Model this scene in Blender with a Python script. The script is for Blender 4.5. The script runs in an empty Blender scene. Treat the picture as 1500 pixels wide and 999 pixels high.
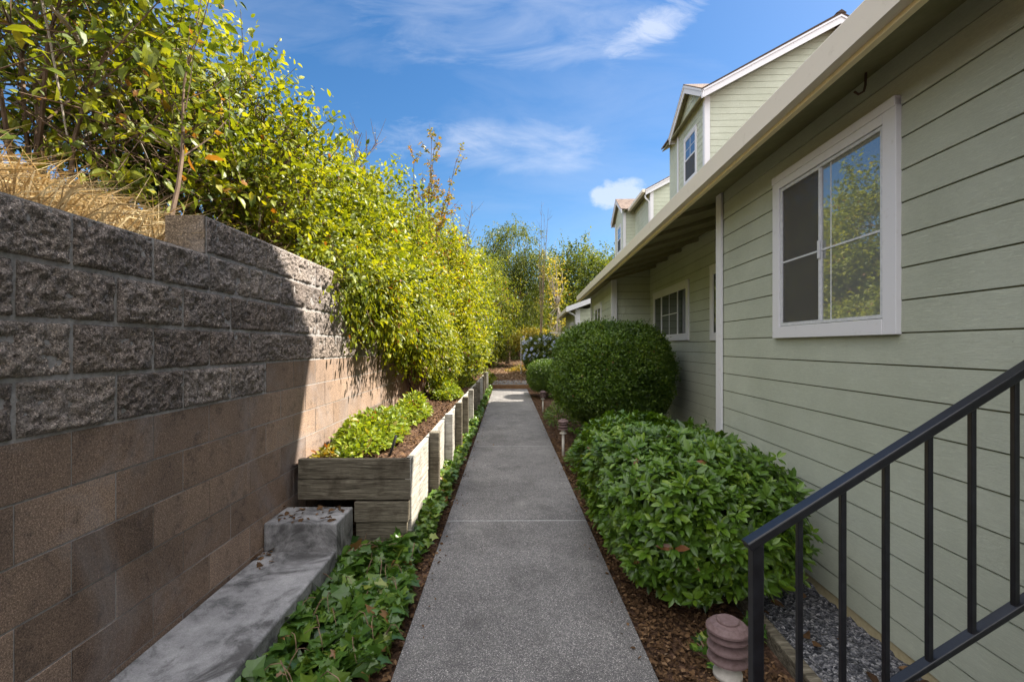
import bpy, bmesh, math, random
import numpy as np
from mathutils import Vector, Matrix
random.seed(7)
sc = bpy.context.scene
COL = sc.collection
H = 1.523            # eye height above the path
SUN = Vector((1.0, 0.36, 1.2)).normalized()

# ------------------------------------------------------------------ helpers
def link(o, parent=None):
    COL.objects.link(o)
    if parent is not None: o.parent = parent
    return o
def tag(o, label=None, cat=None, group=None, kind=None):
    if label: o['label'] = label
    if cat: o['category'] = cat
    if group: o['group'] = group
    if kind: o['kind'] = kind
    return o
def empty(name, loc=(0, 0, 0), rz=0.0, label=None, cat=None, group=None):
    o = bpy.data.objects.new(name, None); o.empty_display_size = .1
    o.location = loc; o.rotation_euler = (0, 0, rz)
    link(o); return tag(o, label, cat, group)
class MB:
    """collects geometry, builds ONE mesh object"""
    def __init__(s): s.v = []; s.f = []; s.m = []
    def quad(s, a, b, c, d, m=0): s.poly([a, b, c, d], m)
    def poly(s, pts, m=0):
        n = len(s.v); s.v += [tuple(p) for p in pts]; s.f.append(tuple(range(n, n+len(pts)))); s.m.append(m)
    def box(s, x0, x1, y0, y1, z0, z1, m=0):
        n = len(s.v)
        s.v += [(x0,y0,z0),(x1,y0,z0),(x1,y1,z0),(x0,y1,z0),(x0,y0,z1),(x1,y0,z1),(x1,y1,z1),(x0,y1,z1)]
        for q in ((0,3,2,1),(4,5,6,7),(0,1,5,4),(1,2,6,5),(2,3,7,6),(3,0,4,7)):
            s.f.append(tuple(n+i for i in q)); s.m.append(m)
    def hexa(s, p, m=0):
        n = len(s.v); s.v += [tuple(q) for q in p]
        for q in ((0,3,2,1),(4,5,6,7),(0,1,5,4),(1,2,6,5),(2,3,7,6),(3,0,4,7)):
            s.f.append(tuple(n+i for i in q)); s.m.append(m)
    def prism(s, prof, axis, a, b, m=0):
        """closed profile (list of 2D) extruded along axis 'x' (prof=(y,z)) or 'y' (prof=(x,z)) or 'z' (prof=(x,y))"""
        def P(q, t): return {'x': (t, q[0], q[1]), 'y': (q[0], t, q[1]), 'z': (q[0], q[1], t)}[axis]
        n = len(s.v); k = len(prof)
        s.v += [P(q, a) for q in prof] + [P(q, b) for q in prof]
        for i in range(k):
            j = (i+1) % k; s.f.append((n+i, n+j, n+k+j, n+k+i)); s.m.append(m)
        s.f.append(tuple(n+i for i in range(k))); s.m.append(m)
        s.f.append(tuple(n+k+i for i in range(k))[::-1]); s.m.append(m)
    def tube(s, pts, rad, seg=6, m=0):
        rings = []; pts = [Vector(p) for p in pts]
        if not hasattr(rad, '__len__'): rad = [rad]*len(pts)
        for i, p in enumerate(pts):
            d = (pts[min(i+1, len(pts)-1)] - pts[max(i-1, 0)]).normalized()
            a = d.cross(Vector((0.31, .2, .93)));  a = a.normalized() if a.length > 1e-3 else Vector((1, 0, 0))
            b = d.cross(a); n = len(s.v)
            for k in range(seg):
                t = 2*math.pi*k/seg; s.v.append(tuple(p + (a*math.cos(t) + b*math.sin(t))*rad[i]))
            rings.append(n)
        for i in range(len(rings)-1):
            for k in range(seg):
                k2 = (k+1) % seg
                s.f.append((rings[i]+k, rings[i]+k2, rings[i+1]+k2, rings[i+1]+k)); s.m.append(m)
        s.f.append(tuple(rings[0]+k for k in range(seg))[::-1]); s.m.append(m)
        s.f.append(tuple(rings[-1]+k for k in range(seg))); s.m.append(m)
    def lathe(s, prof, cx, cy, seg=28, m=0):
        n = len(s.v)
        for r, z in prof:
            for k in range(seg):
                t = 2*math.pi*k/seg; s.v.append((cx+r*math.cos(t), cy+r*math.sin(t), z))
        for i in range(len(prof)-1):
            for k in range(seg):
                k2 = (k+1) % seg
                s.f.append((n+i*seg+k, n+i*seg+k2, n+(i+1)*seg+k2, n+(i+1)*seg+k)); s.m.append(m)
    def build(s, name, mats, parent=None, bevel=0, smooth=False, fixn=True):
        me = bpy.data.meshes.new(name); me.from_pydata(s.v, [], s.f)
        if not isinstance(mats, (list, tuple)): mats = [mats]
        for m in mats: me.materials.append(m)
        if len(mats) > 1: me.polygons.foreach_set('material_index', s.m)
        if fixn:
            bm = bmesh.new(); bm.from_mesh(me); bmesh.ops.recalc_face_normals(bm, faces=bm.faces); bm.to_mesh(me); bm.free()
        if smooth: me.polygons.foreach_set('use_smooth', [True]*len(me.polygons))
        me.update()
        o = bpy.data.objects.new(name, me); link(o, parent)
        if bevel:
            b = o.modifiers.new('b', 'BEVEL'); b.width = bevel; b.segments = 2; b.limit_method = 'ANGLE'; b.angle_limit = .6
        return o
def np_mesh(name, V, F, mats, parent=None, tint=None, smooth=False, matidx=None):
    """V (n,3), F (m,k) constant size faces"""
    me = bpy.data.meshes.new(name); n = len(V); m, k = F.shape
    me.vertices.add(n); me.vertices.foreach_set('co', np.ascontiguousarray(V, dtype=np.float32).ravel())
    me.loops.add(m*k); me.loops.foreach_set('vertex_index', np.ascontiguousarray(F, dtype=np.int32).ravel())
    me.polygons.add(m); me.polygons.foreach_set('loop_start', np.arange(0, m*k, k, dtype=np.int32))
    me.polygons.foreach_set('loop_total', np.full(m, k, dtype=np.int32))
    if not isinstance(mats, (list, tuple)): mats = [mats]
    for q in mats: me.materials.append(q)
    if matidx is not None: me.polygons.foreach_set('material_index', np.asarray(matidx, dtype=np.int32))
    me.update(calc_edges=True)
    me.polygons.foreach_set('use_smooth', np.full(m, bool(smooth)))
    if tint is not None:
        a = me.attributes.new('tint', 'FLOAT', 'POINT'); a.data.foreach_set('value', np.ascontiguousarray(tint, dtype=np.float32))
    o = bpy.data.objects.new(name, me); return link(o, parent)

# ------------------------------------------------------------------ materials
def srgb(r, g, b):
    f = lambda c: (c/255/12.92) if c/255 <= .04045 else ((c/255+.055)/1.055)**2.4
    return (f(r), f(g), f(b), 1)
def L(r, g, b): return (r, g, b, 1)
class NT:
    def __init__(s, name):
        s.mat = bpy.data.materials.new(name); s.mat.use_nodes = True
        s.t = s.mat.node_tree; s.n = s.t.nodes; s.n.clear()
        s.out = s.n.new('ShaderNodeOutputMaterial'); s.co = s.n.new('ShaderNodeTexCoord')
    def new(s, t, **kw):
        x = s.n.new(t)
        for k, v in kw.items():
            if k in x.inputs: 
                pass
            setattr(x, k, v)
        return x
    def ln(s, a, b): s.t.links.new(a, b)
    def noise(s, scale, detail=4, rough=.6, vec=None, sc3=None, dist=0):
        x = s.n.new('ShaderNodeTexNoise'); x.inputs['Scale'].default_value = scale
        x.inputs['Detail'].default_value = detail; x.inputs['Roughness'].default_value = rough; x.inputs['Distortion'].default_value = dist
        v = vec or s.co.outputs['Object']
        if sc3:
            mp = s.n.new('ShaderNodeMapping'); mp.inputs['Scale'].default_value = sc3; s.ln(v, mp.inputs[0]); v = mp.outputs[0]
        s.ln(v, x.inputs['Vector']); return x.outputs['Fac']
    def vor(s, scale, feature='F1', sc3=None, out='Distance', rnd=1):
        x = s.n.new('ShaderNodeTexVoronoi'); x.feature = feature; x.inputs['Scale'].default_value = scale; x.inputs['Randomness'].default_value = rnd
        v = s.co.outputs['Object']
        if sc3:
            mp = s.n.new('ShaderNodeMapping'); mp.inputs['Scale'].default_value = sc3; s.ln(v, mp.inputs[0]); v = mp.outputs[0]
        s.ln(v, x.inputs['Vector']); return x.outputs[out]
    def ramp(s, fac, stops, interp='LINEAR'):
        x = s.n.new('ShaderNodeValToRGB'); x.color_ramp.interpolation = interp; e = x.color_ramp.elements
        while len(e) < len(stops): e.new(.5)
        for i, (p, c) in enumerate(stops):
            e[i].position = p; e[i].color = c if hasattr(c, '__len__') else (c, c, c, 1)
        s.ln(fac, x.inputs[0]); return x.outputs[0]
    def mix(s, fac, a, b, mode='MIX'):
        x = s.n.new('ShaderNodeMix'); x.data_type = 'RGBA'; x.blend_type = mode
        for sock, val in ((x.inputs[0], fac), (x.inputs[6], a), (x.inputs[7], b)):
            if hasattr(val, 'is_linked') or hasattr(val, 'links'): s.ln(val, sock)
            else: sock.default_value = val
        return x.outputs[2]
    def math(s, op, a, b=None, clamp=False):
        x = s.n.new('ShaderNodeMath'); x.operation = op; x.use_clamp = clamp
        for i, v in enumerate((a, b)):
            if v is None: continue
            if hasattr(v, 'links'): s.ln(v, x.inputs[i])
            else: x.inputs[i].default_value = v
        return x.outputs[0]
    def attr(s, name):
        x = s.n.new('ShaderNodeAttribute'); x.attribute_name = name; return x.outputs['Fac']
    def bump(s, h, strength=.5, dist=.01, prev=None):
        x = s.n.new('ShaderNodeBump'); x.inputs['Strength'].default_value = strength; x.inputs['Distance'].default_value = dist
        s.ln(h, x.inputs['Height'])
        if prev: s.ln(prev, x.inputs['Normal'])
        return x.outputs[0]
    def principled(s, color, rough=.8, bump=None, spec=.3, ior=None, coat=0, metal=0, finish=True):
        x = s.n.new('ShaderNodeBsdfPrincipled')
        if hasattr(color, 'links'): s.ln(color, x.inputs['Base Color'])
        else: x.inputs['Base Color'].default_value = color
        if hasattr(rough, 'links'): s.ln(rough, x.inputs['Roughness'])
        else: x.inputs['Roughness'].default_value = rough
        x.inputs['Specular IOR Level'].default_value = spec
        if ior: x.inputs['IOR'].default_value = ior
        x.inputs['Coat Weight'].default_value = coat; x.inputs['Metallic'].default_value = metal
        if bump: s.ln(bump, x.inputs['Normal'])
        if finish: s.ln(x.outputs[0], s.out.inputs[0])
        return x

def leaf_mat(name, stops, trans=.35, rough=.45, spec=.35, tcol=None):
    m = NT(name); t = m.attr('tint')
    c = m.ramp(t, stops)
    n = m.noise(60, 2); c = m.mix(.25, c, m.ramp(n, [(.3, .35), (.7, 1.0)]), 'MULTIPLY')
    p = m.principled(c, rough, spec=spec, finish=False)
    tr = m.n.new('ShaderNodeBsdfTranslucent')
    tc = m.mix(1.0, c, tcol or L(1.6, 1.45, .5), 'MULTIPLY'); m.ln(tc, tr.inputs[0])
    mx = m.n.new('ShaderNodeMixShader'); mx.inputs[0].default_value = trans
    m.ln(p.outputs[0], mx.inputs[1]); m.ln(tr.outputs[0], mx.inputs[2]); m.ln(mx.outputs[0], m.out.inputs[0])
    return m.mat
M = {}
M['leaf_sun'] = leaf_mat('yellow_green_leaf', [(0, L(.04,.065,.010)), (.3, L(.12,.16,.012)), (.6, L(.24,.27,.014)), (.93, L(.38,.37,.018)), (.975, L(.38,.27,.02)), (1, L(.22,.09,.015))], .42)
M['leaf_mid'] = leaf_mat('mid_green_leaf', [(0, L(.03,.055,.010)), (.4, L(.11,.15,.014)), (.8, L(.25,.27,.018)), (.96, L(.34,.31,.03)), (1, L(.28,.13,.03))], .38)
M['leaf_dark'] = leaf_mat('dark_tree_leaf', [(0, L(.03,.05,.010)), (.5, L(.09,.125,.018)), (.9, L(.18,.21,.028)), (1, L(.26,.24,.05))], .38)
M['leaf_yellow'] = leaf_mat('autumn_yellow_leaf', [(0, L(.20,.20,.04)), (.5, L(.36,.33,.06)), (1, L(.48,.38,.10))], .45, tcol=L(1.4,1.2,.4))
M['leaf_orange'] = leaf_mat('orange_leaf', [(0, L(.13,.16,.02)), (.55, L(.32,.28,.035)), (.85, L(.36,.22,.03)), (1, L(.34,.12,.02))], .4, tcol=L(1.4,1.1,.4))
M['leaf_hedge'] = leaf_mat('hedge_leaf', [(0, L(.035,.075,.010)), (.5, L(.085,.155,.015)), (.85, L(.16,.24,.022)), (.97, L(.22,.27,.03)), (1, L(.20,.11,.04))], .25, .4, .45)
M['leaf_azalea'] = leaf_mat('azalea_leaf', [(0, L(.035,.08,.010)), (.5, L(.085,.17,.013)), (.85, L(.16,.25,.018)), (.975, L(.24,.30,.03)), (1, L(.20,.08,.03))], .25, .38, .5)
M['leaf_ivy'] = leaf_mat('ivy_leaf', [(0, L(.025,.065,.014)), (.5, L(.07,.15,.02)), (.85, L(.15,.23,.03)), (.96, L(.25,.28,.05)), (1, L(.24,.13,.05))], .25, .35, .5)
M['leaf_cover'] = leaf_mat('groundcover_leaf', [(0, L(.07,.12,.015)), (.5, L(.20,.27,.022)), (.85, L(.33,.38,.035)), (.95, L(.22,.16,.04)), (1, L(.22,.04,.03))], .35, .45, .35)
M['litter'] = leaf_mat('dead_leaf', [(0, L(.06,.035,.02)), (.4, L(.16,.09,.045)), (.8, L(.30,.19,.11)), (1, L(.42,.33,.24))], .1, .8, .1, tcol=L(1.2,.9,.6))
M['grass_dry'] = leaf_mat('dry_grass', [(0, L(.22,.14,.06)), (.5, L(.42,.31,.16)), (1, L(.62,.52,.32))], .25, .7, .1, tcol=L(1.2,1,.7))
M['petal_pink'] = leaf_mat('pink_petal', [(0, L(.45,.02,.08)), (1, L(.65,.06,.16))], .3, tcol=L(1.2,.8,.9))
M['petal_white'] = leaf_mat('pale_blue_petal', [(0, L(.30,.36,.62)), (.5, L(.6,.66,.85)), (1, L(.85,.88,.95))], .3, tcol=L(1,1,1))

def bark(name, a, b):
    m = NT(name); n = m.noise(18, 5, .7, sc3=(1, 1, .25)); c = m.ramp(n, [(.3, a), (.7, b)])
    m.principled(c, .9, m.bump(n, .6, .01), .1); return m.mat
M['bark'] = bark('brown_bark', L(.06,.04,.028), L(.20,.14,.10))
M['bark_pale'] = bark('pale_bark', L(.18,.15,.12), L(.45,.40,.34))
M['twig'] = bark('twig', L(.10,.06,.04), L(.30,.20,.14))

def m_block(name, lo, hi, rockscale, bstr, dist):
    m = NT(name); t = m.attr('tint'); c = m.ramp(t, [(0, lo), (1, hi)])
    big = m.noise(2.3, 4, .6); c = m.mix(.55, c, m.ramp(big, [(.3, L(.55,.55,.58)), (.7, L(1.15,1.08,1.0))]), 'MULTIPLY')
    stain = m.noise(9, 6, .75); c = m.mix(m.ramp(stain, [(.54, 0.0), (.68, .55)]), c, L(.05,.043,.04), 'MIX')
    eff = m.noise(4, 6, .8, sc3=(1, .6, 2.5)); c = m.mix(m.ramp(eff, [(.62, 0.0), (.8, .28)]), c, L(.42,.41,.43))
    g = m.noise(rockscale, 6, .78); g2 = m.vor(rockscale*1.7)
    c = m.mix(.8, c, m.ramp(g, [(.32, .28), (.5, .85), (.68, 1.7)]), 'MULTIPLY')
    sv = m.vor(rockscale*3.2, out='Color'); ss = m.n.new('ShaderNodeSeparateColor'); m.ln(sv, ss.inputs[0])
    c = m.mix(.7, c, m.ramp(ss.outputs[0], [(0, .45), (.55, .95), (.85, 1.3), (1, 2.3)]), 'MULTIPLY')
    hz = m.noise(1.6, 5, .7, dist=.8); c = m.mix(m.ramp(hz, [(.5, 0.0), (.72, .3)]), c, L(.36,.35,.37))
    b = m.bump(g, bstr, dist); b = m.bump(g2, bstr*.5, dist*.5, b)
    m.principled(c, .93, b, .12); return m.mat
M['split'] = m_block('split_face_block', L(.36,.30,.265), L(.58,.50,.45), 80, 1.0, .035)
M['smooth'] = m_block('smooth_block', L(.165,.118,.092), L(.38,.275,.21), 150, .5, .004)
M['soil_block'] = m_block('worn_block_end', L(.20,.155,.11), L(.26,.20,.15), 60, .8, .01)
def m_simple(name, c1, c2, scale, rough=.9, bs=.4, bd=.004, detail=6, sc3=None, spec=.15):
    m = NT(name); n = m.noise(scale, detail, .7, sc3=sc3)
    c = m.ramp(n, [(.3, c1), (.7, c2)]); m.principled(c, rough, m.bump(n, bs, bd), spec); return m.mat
M['mortar'] = m_simple('mortar', L(.20,.185,.18), L(.40,.38,.37), 40)
def m_concrete():
    m = NT('weathered_concrete'); n = m.noise(5, 7, .75); f = m.noise(160, 4, .8)
    c = m.ramp(n, [(.30, L(.07,.07,.072)), (.46, L(.25,.245,.25)), (.7, L(.42,.41,.415))])
    s = m.noise(2.2, 5, .7, dist=1.2); c = m.mix(m.ramp(s, [(.50, 0.0), (.62, .8)]), c, L(.055,.052,.052))
    c = m.mix(.5, c, m.ramp(f, [(.3, .55), (.7, 1.25)]), 'MULTIPLY')
    m.principled(c, .9, m.bump(f, .5, .004, m.bump(n, .4, .015)), .2); return m.mat
M['concrete'] = m_concrete()
def m_path():
    m = NT('exposed_aggregate'); big = m.noise(1.1, 5, .65)
    c = m.ramp(big, [(.3, L(.11,.105,.103)), (.7, L(.185,.178,.173))])
    v = m.vor(290, out='Color'); hs = m.n.new('ShaderNodeSeparateColor'); m.ln(v, hs.inputs[0])
    c = m.mix(.9, c, m.ramp(hs.outputs[0], [(0, L(.35,.35,.38)), (.5, L(.85,.85,.88)), (.8, L(1.35,1.3,1.28)), (.93, L(2.2,2.15,2.1)), (1, L(4.2,4.1,4.0))]), 'MULTIPLY')
    st = m.noise(2.6, 6, .75, dist=.8); c = m.mix(m.ramp(st, [(.5, 0.0), (.68, .5)]), c, L(.055,.052,.05)); st2 = m.noise(1.7, 4, .7, dist=.3); c = m.mix(m.ramp(st2, [(.56, 0.0), (.7, .3)]), c, L(.30,.29,.27))
    d = m.vor(290); f = m.noise(90, 4, .7)
    b = m.bump(d, .5, .003); b = m.bump(f, .4, .004, b)
    m.principled(c, .82, b, .3); return m.mat
M['path'] = m_path()
M['joint'] = m_simple('pale_joint_edge', L(.25,.25,.26), L(.42,.41,.40), 30)
def m_soil():
    m = NT('mulch_soil'); n = m.noise(7, 7, .8); v = m.vor(45, sc3=(1, 1, .3), out='Color')
    hs = m.n.new('ShaderNodeSeparateColor'); m.ln(v, hs.inputs[0])
    c = m.ramp(n, [(.3, L(.03,.018,.013)), (.55, L(.095,.055,.036)), (.75, L(.19,.12,.08))])
    c = m.mix(.8, c, m.ramp(hs.outputs[0], [(0, .35), (.6, 1.0), (1, 1.9)]), 'MULTIPLY')
    m.principled(c, .95, m.bump(n, .9, .03, m.bump(m.vor(45), .6, .012)), .1); return m.mat
M['soil'] = m_soil()
def m_gravel():
    m = NT('dark_gravel'); v = m.vor(75, out='Color'); hs = m.n.new('ShaderNodeSeparateColor'); m.ln(v, hs.inputs[0])
    c = m.ramp(hs.outputs[0], [(0, L(.03,.032,.04)), (.6, L(.13,.13,.145)), (1, L(.34,.33,.34))])
    m.principled(c, .75, m.bump(m.vor(75), 1.0, .02), .3); return m.mat
M['gravel'] = m_gravel()
def m_timber():
    m = NT('weathered_timber'); g = m.noise(5, 7, .7, sc3=(1.2, 1.2, 16), dist=.6); k = m.noise(3, 5, .65)
    c = m.ramp(g, [(.3, L(.15,.14,.12)), (.5, L(.37,.35,.31)), (.72, L(.60,.57,.53))])
    c = m.mix(m.ramp(k, [(.5, 0.0), (.68, .75)]), c, L(.085,.065,.045))
    m.principled(c, .9, m.bump(g, .8, .01), .15); return m.mat
M['timber'] = m_timber()
def m_timber_dark():
    m = NT('dark_weathered_timber'); g = m.noise(5, 7, .7, sc3=(1.0, 6, 14), dist=.8); k = m.noise(4, 5, .65)
    c = m.ramp(g, [(.3, L(.035,.029,.021)), (.52, L(.15,.13,.097)), (.75, L(.32,.285,.22))])
    c = m.mix(m.ramp(k, [(.5, 0.0), (.66, .7)]), c, L(.04,.03,.02))
    m.principled(c, .9, m.bump(g, .9, .012), .15); return m.mat
M['timber_dark'] = m_timber_dark()
def m_siding():
    m = NT('sage_painted_siding'); n = m.noise(1.2, 5, .6)
    c = m.ramp(n, [(.28, L(.47,.495,.385)), (.72, L(.60,.625,.505))])
    g = m.noise(9, 6, .7, sc3=(1, .35, 11), dist=1.5); gr = m.math('SINE', m.math('MULTIPLY', g, 55))
    c = m.mix(.45, c, m.ramp(gr, [(0, .7), (.5, 1.0), (1, 1.06)]), 'MULTIPLY')
    sp = m.noise(45, 3, .6); c = m.mix(m.ramp(sp, [(.74, 0.0), (.8, .5)]), c, L(.12,.11,.07))
    b = m.bump(gr, .6, .003); b = m.bump(m.noise(130, 3, .6, sc3=(1, .4, 2)), .25, .002, b)
    m.principled(c, .62, b, .3); return m.mat
M['siding'] = m_siding()
M['siding_gap'] = m_simple('siding_groove', L(.10,.11,.06), L(.17,.17,.10), 20)
def m_white(name, base, dirt):
    m = NT(name); n = m.noise(14, 6, .75); k = m.noise(60, 4, .7)
    c = m.mix(m.ramp(n, [(.58, 0.0), (.72, .55)]), base, dirt)
    m.principled(c, .55, m.bump(k, .2, .002), .35); return m.mat
M['white'] = m_white('white_trim_paint', L(.62,.61,.63), L(.42,.40,.37))
M['gutter'] = m_white('tan_gutter_paint', L(.70,.63,.52), L(.52,.45,.36))
M['fascia'] = m_white('glow_fascia_paint', L(.84,.71,.43), L(.46,.37,.20))  # yellow glow on the strip under the gutter is put into this colour
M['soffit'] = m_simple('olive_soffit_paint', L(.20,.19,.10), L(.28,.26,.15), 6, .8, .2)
M['foundation'] = m_simple('tan_foundation', L(.36,.30,.17), L(.48,.41,.26), 25)
def m_shingle():
    m = NT('brown_shingle'); v = m.n.new('ShaderNodeTexBrick'); mp = m.n.new('ShaderNodeMapping'); mp.inputs['Scale'].default_value = (1, 1, 1)
    m.ln(m.co.outputs['Object'], mp.inputs[0]); m.ln(mp.outputs[0], v.inputs[0]); v.inputs['Scale'].default_value = 3.5
    v.inputs['Color1'].default_value = L(.15,.115,.10); v.inputs['Color2'].default_value = L(.26,.20,.17); v.inputs['Mortar'].default_value = L(.07,.05,.04)
    v.inputs['Mortar Size'].default_value = .03
    m.principled(v.outputs[0], .95, m.bump(m.noise(200, 3), .5, .003), .1); return m.mat
M['shingle'] = m_shingle()
def m_glass(name, base, ior, rough=.015):
    m = NT(name); n = m.noise(1.5, 2, .5); p = m.principled(base, rough, m.bump(n, .04, .02), .5, ior=ior); return m.mat
M['glass'] = m_glass('window_glass', L(.15,.16,.155), 2.9, .02)
M['glass_dark'] = m_glass('dark_window_glass', L(.012,.02,.014), 1.6)
M['glass_up'] = m_glass('upper_window_glass', L(.05,.06,.09), 2.6)
M['screen'] = m_simple('insect_screen', L(.05,.045,.045), L(.085,.075,.07), 500, .5, .2, .001, spec=.4)
def m_screen():
    m = NT('insect_mesh'); p = m.principled(L(.10,.095,.09), .7, spec=.2, finish=False); t = m.n.new('ShaderNodeBsdfTransparent')
    mx = m.n.new('ShaderNodeMixShader'); w1 = m.noise(350, 2, .5); m.ln(m.ramp(w1, [(.4, .38), (.6, .6)]), mx.inputs[0]); m.ln(t.outputs[0], mx.inputs[1]); m.ln(p.outputs[0], mx.inputs[2]); m.ln(mx.outputs[0], m.out.inputs[0]); return m.mat
M['screen'] = m_screen()
M['alu'] = m_simple('aluminium_sash', L(.42,.43,.46), L(.62,.62,.64), 30, .4, .1, .001, spec=.5)
def m_black():
    m = NT('black_rail_paint'); n = m.noise(140, 4, .6)
    m.principled(m.ramp(m.noise(20, 5, .7), [(.4, L(.004,.004,.006)), (.8, L(.012,.013,.018))]), .36, m.bump(n, .25, .001), .5); return m.mat
M['black'] = m_black()
M['lamp'] = m_simple('brown_lamp_plastic', L(.10,.062,.058), L(.18,.12,.118), 60, .6, .3, .001, spec=.3)
M['lamp_pale'] = m_simple('pale_lamp_post', L(.42,.38,.34), L(.6,.56,.5), 30, .7, .1, .001)
M['hose'] = m_simple('black_hose', L(.02,.02,.02), L(.05,.05,.05), 30, .6)
M['riser'] = m_simple('brown_riser_timber', L(.09,.045,.022), L(.26,.15,.08), 25, .95, .6, .01)
M['chip'] = M['litter']

# ------------------------------------------------------------------ foliage machinery
def vnoise(P, seed, freq):
    """cheap smooth value noise on 3D points"""
    r = np.random.default_rng(seed); tab = r.uniform(-1, 1, (64, 64, 64)).astype(np.float32)
    q = P*freq + 1000; i = np.floor(q).astype(int); f = q - i; f = f*f*(3-2*f); o = 0
    for dx in (0, 1):
        for dy in (0, 1):
            for dz in (0, 1):
                w_ = (f[..., 0] if dx else 1-f[..., 0])*(f[..., 1] if dy else 1-f[..., 1])*(f[..., 2] if dz else 1-f[..., 2])
                o = o + w_*tab[(i[..., 0]+dx) % 64, (i[..., 1]+dy) % 64, (i[..., 2]+dz) % 64]
    return o
def unit(a): return a/np.maximum(np.linalg.norm(a, axis=-1, keepdims=True), 1e-9)
def T_leaf(fold=.25, droop=.18, w=.5):
    # length 1 along +x, normal +z ; 8 verts, quads+tris as degenerate-free quads
    r = [(0, 0), (.3, .42*w/.5), (.68, .36*w/.5), (1, 0)]
    V = [(0, 0, 0)]
    for t, hw in r[1:3]:
        z = -droop*t*t
        V += [(t, -hw, z+fold*hw), (t, 0, z), (t, hw, z+fold*hw)]
    V.append((1, 0, -droop))
    F = [(0,1,2),(0,2,3),(1,4,5),(1,5,2),(2,5,6),(2,6,3),(4,7,5),(5,7,6)]
    return np.array(V, float), np.array(F)
def T_small(fold=.3, w=.5):
    V = [(0,0,0),(.45,-.45*w/.5,.12*fold*2),(1,0,-.12),(.45,.45*w/.5,.12*fold*2)]
    return np.array(V, float), np.array([(0,1,2),(0,2,3)])
def T_ivy():
    P = [(0,0),(.05,-.38),(.30,-.30),(.42,-.58),(.62,-.24),(1,0),(.62,.24),(.42,.58),(.30,.30),(.05,.38)]
    V = [(.32,0,.03)] + [(x, y, -.12*(y*y*2+x*x*.6)) for x, y in P]
    n = len(P); F = [(0, 1+i, 1+(i+1) % n) for i in range(n)]
    return np.array(V, float), np.array(F)
TL = T_leaf(w=.30, droop=.28); TS = T_small(w=.34); TI = T_ivy(); TN = T_leaf(w=.16, droop=.3); TSN = T_small(w=.19); TB = T_leaf(w=.36, droop=.25)
def leaf_arrays(P, D, N, S, tmpl):
    V, F = tmpl; D = unit(D); Y = unit(np.cross(N, D)); Z = np.cross(D, Y)
    S = np.asarray(S)[:, None, None]
    W = P[:, None, :] + S*(V[None, :, 0, None]*D[:, None, :] + V[None, :, 1, None]*Y[:, None, :] + V[None, :, 2, None]*Z[:, None, :])
    n, k = len(P), len(V)
    Fa = (F[None] + (np.arange(n)*k)[:, None, None]).reshape(-1, 3)
    return W.reshape(-1, 3), Fa, k
def leaf_obj(name, parent, mat, P, D, N, S, tmpl, tint, origin=None):
    if origin is not None: P = P - np.array(origin)
    W, F, k = leaf_arrays(P, D, N, S, tmpl)
    return np_mesh(name, W, F, mat, parent, np.repeat(np.clip(tint, 0, 1), k))
def crown(rg, ells, nclus, per, twig=.3, leafsize=.07, shell=.45, lump=.22, up=.35, droop=0., clip=None):
    """ells: list of (cx,cy,cz,rx,ry,rz[,weight]); returns P,D,N,S,tint arrays"""
    E = np.array([e[:6] for e in ells], float)
    w = np.array([(e[6] if len(e) > 6 else 1)*(e[3]*e[4]*e[5])**(2/3) for e in ells]); w /= w.sum()
    idx = rg.choice(len(E), nclus, p=w)
    d = unit(rg.normal(size=(nclus, 3)))
    ph = rg.uniform(0, 6.28, (len(E), 3)); q = d*4.3
    lum = 1 + lump*(np.sin(q[:, 0]*1.3+ph[idx, 0])*np.sin(q[:, 1]*1.7+ph[idx, 1]) + .6*np.sin(q[:, 2]*2.9+ph[idx, 2]+q[:, 0]*2))
    r = rg.uniform(0, 1, nclus)**shell*lum
    C = E[idx, :3] + d*r[:, None]*E[idx, 3:6]
    out = unit(d/E[idx, 3:6]*E[idx, 3:6].mean(1)[:, None])
    td = unit(out + rg.normal(size=(nclus, 3))*.55 + np.array([0, 0, up-droop]))
    # keep clusters that are not deep inside another ellipsoid
    deep = np.zeros(nclus, bool)
    for e in E: deep |= (((C-e[:3])/e[3:6])**2).sum(1) < .22
    keep = ~deep | (rg.uniform(size=nclus) < .25)
    if clip is not None: keep &= clip(C)
    hole = vnoise(C, 77, 1.6/max(leafsize*9, .5)); hole2 = vnoise(C, 78, 3.4/max(leafsize*9, .5))
    keep &= (hole + .5*hole2) > -.24
    C, td = C[keep], td[keep]; nc = len(C)
    ctint = rg.normal(.48, .15, nc) + .22*vnoise(C, 79, .9)
    t = np.linspace(0, 1, per)[None, :, None]
    P = C[:, None, :] + td[:, None, :]*t*twig + np.array([0, 0, -droop])*(t**2)*twig
    side = unit(rg.normal(size=(nc, per, 3)))
    D = unit(td[:, None, :]*.6 + side*.8 + np.array([0, 0, -droop*.9 - .12]))
    N = unit(rg.normal(size=(nc, per, 3))*.55 + np.array([.35, .1, .9]))
    S = leafsize*rg.uniform(.5, 1.5, (nc, per))*rg.uniform(.8, 1.2, (nc, 1))
    ti = ctint[:, None] + rg.normal(0, .17, (nc, per))
    P = P + rg.normal(size=P.shape)*twig*.08
    return P.reshape(-1, 3), D.reshape(-1, 3), N.reshape(-1, 3), S.ravel(), ti.ravel(), C, td
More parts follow.
